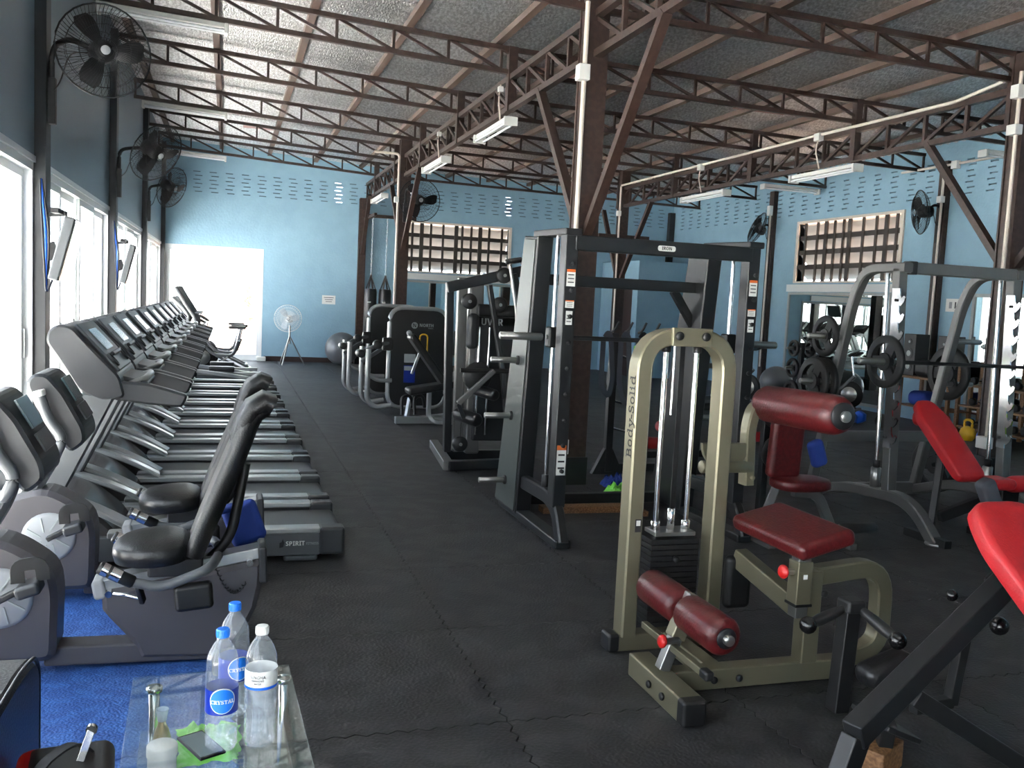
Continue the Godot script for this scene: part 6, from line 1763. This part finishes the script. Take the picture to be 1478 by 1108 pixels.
	tag(part("blue_gloves", MB.new().rbox(Vector3.ZERO, Vector3(0.12, 0.2, 0.08), 0.035, Basis(Vector3.BACK, 0.35)), M.blue_cloth, self), "blue cloth hung beside the dark red utility bench", "cloth").position = W(4.06, 0.62, 5.55)
	# black bench with big red pad at the right edge
	o = thing("hyperextension_bench", "black bench with a bright red pad at the bottom right corner", "bench", W(2.4, 0, 2.6))
	part("incline_beam", MB.new().cbar(Vector3(-0.52, 0.31, 0.32), Vector3(0.32, 0.67, 0.04), 0.07, 0.085, 0.006), M.dark_steel, o)
	part("lower_beam", MB.new().cbar(Vector3(-0.20, 0.36, 0.2), Vector3(0.35, 0.03, 0.26), 0.06, 0.06, 0.006), M.black, o)
	part("floor_beam", MB.new().cbar(Vector3(0.38, 0.03, -0.1), Vector3(0.38, 0.03, 0.6), 0.07, 0.06, 0.008), M.black, o)
	part("leg", MB.new().cbar(Vector3(-0.50, 0.30, 0.31), Vector3(-0.62, 0.02, 0.34), 0.06, 0.08, 0.006), M.black, o)
	part("support", MB.new().cbar(Vector3(0.12, 0.56, 0.08), Vector3(0.10, 0.24, 0.06), 0.04, 0.04, 0.005), M.black, o)
	part("support", MB.new().cbar(Vector3(-0.08, 0.25, 0.08), Vector3(0.10, 0.25, 0.06), 0.04, 0.04, 0.005), M.black, o)
	# back pad: top end away from the camera, running down towards it
	var rp := rnd2([Vector2(-0.15, -0.42), Vector2(0.15, -0.42), Vector2(0.175, 0.25), Vector2(0.12, 0.42), Vector2(-0.12, 0.42), Vector2(-0.175, 0.25)], 0.07, 4)
	var sm := MB.new()
	var ly := [[-0.035, 0.95], [-0.025, 1.0], [0.02, 1.0], [0.034, 0.97], [0.042, 0.88], [0.044, 0.5], [0.044, 0.0]]
	var py := Vector3(0, 0.617, -0.787)      # up along the pad
	var pz := Vector3(0, 0.787, 0.617)
	cushion(sm, rp, Vector2.ZERO, ly, Transform3D(Basis(Vector3(1, 0, 0), pz, py), Vector3(0.29, 0.685, 0.31)))
	part("red_pad", sm, M.bright_red, o)
	part("pad_bracket", MB.new().cbar(Vector3(0.26, 0.66, 0.05), Vector3(0.44, 0.74, 0.0), 0.08, 0.05, 0.006), M.black, o)
	part("pivot_bolt", MB.new().cyl(Vector3(0.36, 0.64, 0.06), Vector3(0.38, 0.63, 0.13), 0.014, 10, 0.003), M.chrome, o)
	part("knob", MB.new().sphere(Vector3(0.33, 0.50, 0.02), 0.034, 16), M.black_gloss, o)
	part("knob", MB.new().sphere(Vector3(0.12, 0.62, 0.0), 0.022, 12), M.black_gloss, o)
	var hp2 := part("handle_post", MB.new().cbar(Vector3(-0.11, 0.08, -0.28), Vector3(-0.09, 0.50, -0.28), 0.065, 0.065, 0.006), M.black, o)
	part("post_cap", MB.new().rbox(Vector3(-0.085, 0.50, -0.28), Vector3(0.08, 0.05, 0.08), 0.012), M.black, hp2)
	for q in [[Vector3(-0.12, 0.485, -0.28), Vector3(-0.28, 0.435, -0.27)], [Vector3(-0.06, 0.49, -0.26), Vector3(-0.03, 0.43, -0.08)]]:
		var hh := part("handle", MB.new().tube([q[0], q[0].lerp(q[1], 0.35), q[0].lerp(q[1], 0.7), q[1]], 0.019, 12, false, [0.8, 1.15, 1.25, 0.85]), M.black, o)
		part("handle_ball", MB.new().sphere(q[1], 0.033, 16), M.black_gloss, hh)
	part("calf_pad", MB.new().rbox(Vector3(-0.02, 0.30, -0.14), Vector3(0.22, 0.09, 0.12), 0.04, Basis(Vector3.BACK, 0.3)), M.vinyl, o)
	part("foot_plate", MB.new().cbox(Vector3(-0.12, 0.16, 0.0), Vector3(0.16, 0.02, 0.2), 0.005, Basis(Vector3.BACK, -0.4)), M.black, o)
	part("stem", MB.new().cbar(Vector3(-0.14, 0.06, 0.02), Vector3(-0.16, 0.2, 0.06), 0.05, 0.05, 0.006), M.black, o)
	tag(part("wood_block", MB.new().cbox(Vector3(0, 0.05, 0), Vector3(0.18, 0.10, 0.14), 0.006, Basis(Vector3.UP, 0.5)), M.wood, self), "pale wooden block on the floor under the black bench", "block").position = W(2.24, 0, 2.6)
	# exercise balls by the right mirror
	var bl := thing("exercise_ball", "grey exercise ball left of the pair by the right wall mirror", "ball", W(10.0, 0, 15.1), 0, "exercise balls by the mirror")
	part("skin", MB.new().sphere(Vector3(0, 0.31, 0), 0.31, 30, 0.99), M.grey_ball, bl)
	copy(bl, "grey exercise ball right of the pair by the right wall mirror", W(10.32, 0, 14.4))
	# stool with kit, speakers and dumbbell shelf along the right wall
	o = thing("speaker_table", "pale wooden table carrying the black speakers by the right wall", "table", W(10.26, 0, 11.3))
	part("top", MB.new().cbox(Vector3(0, 0.74, 0), Vector3(0.5, 0.035, 1.1), 0.004), M.wood, o)
	for x in [-0.2, 0.2]:
		for z in [-0.5, 0.5]: part("leg", MB.new().cbar(Vector3(x, 0, z), Vector3(x, 0.72, z), 0.05, 0.05, 0.004), M.wood, o)
	part("shelf", MB.new().cbox(Vector3(0, 0.3, 0), Vector3(0.46, 0.025, 1.05), 0.004), M.wood, o)
	for k in 2:
		var sp := thing("loudspeaker", ["black loudspeaker at the left end of the wooden table", "black loudspeaker at the right end of the wooden table"][k], "speaker", W(10.25, 0.758, 11.75 - 0.72 * k), 0, "loudspeakers on the table")
		part("cabinet", MB.new().cbox(Vector3(0, 0.32, 0), Vector3(0.26, 0.64, 0.26), 0.008), M.black, sp)
		for y in [0.14, 0.34, 0.52]:
			var cn := part("driver", MB.new().cyl(Vector3(-0.13, y, 0), Vector3(-0.137, y, 0), 0.085 if y < 0.5 else 0.05, 18), M.dark_steel, sp)
			part("cone", MB.new().cyl(Vector3(-0.137, y, 0), Vector3(-0.14, y, 0), 0.045 if y < 0.5 else 0.02, 14), M.shop_grey, cn)
	tag(part("sports_bag", MB.new().rbox(Vector3(0, 0.13, 0), Vector3(0.4, 0.26, 0.36), 0.09), M.black, self), "black sports bag between the two loudspeakers", "bag").position = W(10.25, 0.758, 11.39)
	tag(part("blue_bag", MB.new().rbox(Vector3(0, 0.11, 0), Vector3(0.36, 0.22, 0.36), 0.09), M.blue_cloth, self), "blue bundle on the lower shelf of the wooden table", "bag").position = W(10.25, 0.3135, 11.5)
	tag(part("red_bag", MB.new().rbox(Vector3(0, 0.12, 0), Vector3(0.36, 0.24, 0.5), 0.09), M.red_plastic, self), "red bag on the floor under the wooden table", "bag").position = W(10.25, 0, 11.3)
	o = thing("dumbbell_shelf", "wooden shelf of dumbbells along the right wall", "shelf", W(10.3, 0, 9.9))
	for z in [-0.75, 0.0, 0.75]:
		for x in [-0.2, 0.2]: part("upright", MB.new().cbar(Vector3(x, 0, z), Vector3(x, 1.05, z), 0.05, 0.05, 0.004), M.wood, o)
	for y in [0.12, 0.42, 0.72]: part("shelf", MB.new().cbox(Vector3(0, y, 0), Vector3(0.42, 0.03, 1.5), 0.004), M.wood, o)
	var n := 0
	var rows := ["bottom", "middle", "top"]
	var nth := ["first", "second", "third", "fourth", "fifth"]
	for r in 3:
		for k in 5:
			var d := thing("dumbbell", "small dark dumbbell on the %s shelf by the right wall, %s from the left" % [rows[r], nth[k]], "dumbbell", W(10.3, 0.135 + 0.3 * r, 10.48 - 0.3 * k if k < 2 else 9.72 - 0.18 * (k - 2)), 0, "dumbbells on the shelf")
			part("handle", MB.new().cyl(Vector3(-0.1, 0.055, 0), Vector3(0.1, 0.055, 0), 0.014, 8), M.chrome, d)
			for s in [-1.0, 1.0]: part("head", MB.new().cyl(Vector3(s * 0.06, 0.055, 0), Vector3(s * 0.13, 0.055, 0), 0.055, 8, 0.008), M.iron, d)
	for k in 2:
		var kb := thing("kettlebell", ["yellow kettlebell on the floor before the dumbbell shelf", "blue kettlebell on the floor before the dumbbell shelf"][k], "kettlebell", W(9.75, 0, 10.05 - 0.3 * k), 0, "kettlebells")
		part("bell", MB.new().lathe([Vector2(0, 0), Vector2(0.07, 0), Vector2(0.105, 0.05), Vector2(0.11, 0.1), Vector2(0.09, 0.16), Vector2(0.05, 0.19), Vector2(0, 0.2)], Transform3D(), 20), M.yellow if k == 0 else M.blue_plastic, kb)
		part("handle", MB.new().tube(rnd([Vector3(0, 0.15, -0.06), Vector3(0, 0.27, -0.075), Vector3(0, 0.29, 0), Vector3(0, 0.27, 0.075), Vector3(0, 0.15, 0.06)], 0.05), 0.018, 8), M.yellow if k == 0 else M.blue_plastic, kb)
	# plate tree and low kit in front of the mirror
	o = thing("plate_tree", "black plate tree standing before the right wall mirror", "plate tree", W(9.2, 0, 13.2))
	part("pole", MB.new().cbar(Vector3(0, 0.03, 0), Vector3(0, 1.15, 0), 0.07, 0.07, 0.008), M.black, o)
	part("foot", MB.new().cbar(Vector3(-0.3, 0.03, 0), Vector3(0.3, 0.03, 0), 0.08, 0.06, 0.01), M.black, o)
	part("foot", MB.new().cbar(Vector3(0, 0.03, -0.3), Vector3(0, 0.03, 0.3), 0.08, 0.06, 0.01), M.black, o)
	for y in [0.32, 0.72, 1.05]:
		part("peg", MB.new().cyl(Vector3(-0.3, y, 0), Vector3(0.3, y, 0), 0.02, 10), M.steel, o)
	var pn := ["bottom", "middle", "top"]
	for i in 3:
		for s in [-1.0, 1.0]:
			weight_plate("black plate on the %s peg of the plate tree, %s side" % [pn[i], "left" if s < 0 else "right"], W(9.2 + s * 0.16, [0.32, 0.72, 1.05][i], 13.2), [0.2, 0.165, 0.14][i], 0.05, "plates on the plate tree")
	spin_bike("black spin bike standing before the right wall mirror, nearer the wall post", W(9.9, 0, 13.4), 2.2, "spin bikes before the mirror")
	spin_bike("black spin bike standing before the right wall mirror, nearer the plate tree", W(8.6, 0, 14.4), 2.0, "spin bikes before the mirror")
	for k in 2:
		var hx := thing("hex_dumbbell", ["blue headed dumbbell on the floor before the mirror", "black headed dumbbell on the floor beside the blue one"][k], "dumbbell", W(9.1 + 0.35 * k, 0, 11.6 - 0.3 * k), 0.4)
		part("handle", MB.new().cyl(Vector3(-0.12, 0.1, 0), Vector3(0.12, 0.1, 0), 0.018, 8), M.chrome, hx)
		for s in [-1.0, 1.0]: part("head", MB.new().cyl(Vector3(s * 0.08, 0.1, 0), Vector3(s * 0.2, 0.1, 0), 0.1, 6 if k == 0 else 16, 0.01), M.blue_plastic if k == 0 else M.iron, hx)

func build_outside() -> void:
	var g := struct("ground", "pale concrete yard outside the windows", MB.new().bx(-60, XL - 0.15, -0.2, -0.06, -40, 80), M.concrete)
	g = struct("ground_back", "bare orange earth behind the building", MB.new().bx(XL - 0.15, 60, -0.2, -0.06, DB + 0.15, 80), M.earth)
	g = struct("ground_right", "bare orange earth on the right of the building", MB.new().bx(XR + 0.15, 60, -0.2, -0.06, -40, DB + 0.15), M.earth)
	g = struct("ground_front", "pale concrete yard before the entrance", MB.new().bx(XL - 0.15, XR + 0.15, -0.2, -0.06, -40, DF - 0.15), M.concrete)
	# open shelter seen through the nearest window
	var s := thing("carport", "open shelter with a thin roof outside the nearest window", "carport", W(-6.5, -0.06, 9.0))
	part("roof", MB.new().box(Vector3(0, 2.75, 0), Vector3(4.0, 0.06, 9.0), Basis(Vector3.BACK, 0.12)), M.far_grey, s)
	for z in [-4.0, 0.0, 4.0]:
		part("rafter", MB.new().bar(Vector3(-1.9, 2.40, z), Vector3(1.9, 2.85, z), 0.08, 0.12), M.far_grey, s)
		for x in [-1.7, 1.7]: part("post", MB.new().cyl(Vector3(x, 0, z), Vector3(x, 2.62 + x * 0.12, z), 0.05, 10), M.far_grey, s)
	s = thing("house", "pale low house across the yard outside the windows", "building", W(-16, -0.06, 16))
	part("wall", MB.new().box(Vector3(0, 1.6, 0), Vector3(4, 3.2, 14)), M.far_wall, s)
	part("roof", MB.new().ext([Vector2(-2.6, 3.1), Vector2(2.6, 3.1), Vector2(0, 4.3)], -7.5, 7.5), M.far_blue, s)
	for z in [-4.5, -1.5, 1.5, 4.5]: part("window", MB.new().box(Vector3(2.01, 1.7, z), Vector3(0.04, 1.1, 1.2)), M.far_grey, s)
	# young tree beyond the back door
	var p := thing("young_tree", "small yellow green tree beyond the back door", "tree", W(0.55, -0.06, 27.0))
	part("trunk", MB.new().cyl(Vector3.ZERO, Vector3(0.05, 1.2, 0), 0.03, 8, 0.0, 0.015), M.wood, p)
	var lf := MB.new()
	var rr := RandomNumberGenerator.new(); rr.seed = 5
	for i in 120:
		var a := rr.randf() * TAU
		var h := rr.randf()
		var c := Vector3(cos(a) * 0.14 * rr.randf(), 0.75 + h * 1.05, sin(a) * 0.14)
		var u := Vector3(rr.randf_range(-1, 1), rr.randf_range(-0.4, 1), rr.randf_range(-1, 1)).normalized() * 0.09
		var w := u.cross(Vector3(rr.randf_range(-1, 1), 0.3, rr.randf_range(-1, 1))).normalized() * 0.035
		var m := u.cross(w).normalized()
		lf.tri(c - u, c + w, c + u, m, m, m); lf.tri(c - u, c + u, c - w, m, m, m)
	part("leaves", lf, M.leaf, p)
	# lean-to roofs along the right and back walls keep their louvres in the shade
	s = thing("awning", "corrugated lean-to roof outside the right wall", "awning", W(XR + 0.12, 3.5, 10))
	part("sheet", MB.new().box(Vector3(1.6, -0.25, 0), Vector3(3.2, 0.04, 32), Basis(Vector3.BACK, -0.12)), M.far_grey, s)
	for z in [-14.0, -7.0, 0.0, 7.0, 14.0]: part("post", MB.new().cyl(Vector3(3.0, -3.56, z), Vector3(3.0, -0.42, z), 0.05, 8), M.far_grey, s)
	s = thing("awning", "corrugated lean-to roof outside the back wall", "awning", W(6.5, 3.45, DB + 0.12))
	part("sheet", MB.new().box(Vector3(0, -0.2, -1.25), Vector3(8.0, 0.04, 2.5), Basis(Vector3.RIGHT, -0.12)), M.far_grey, s)
	for x in [-3.8, 0.0, 3.8]: part("post", MB.new().cyl(Vector3(x, -3.51, -2.4), Vector3(x, -0.36, -2.4), 0.05, 8), M.far_grey, s)
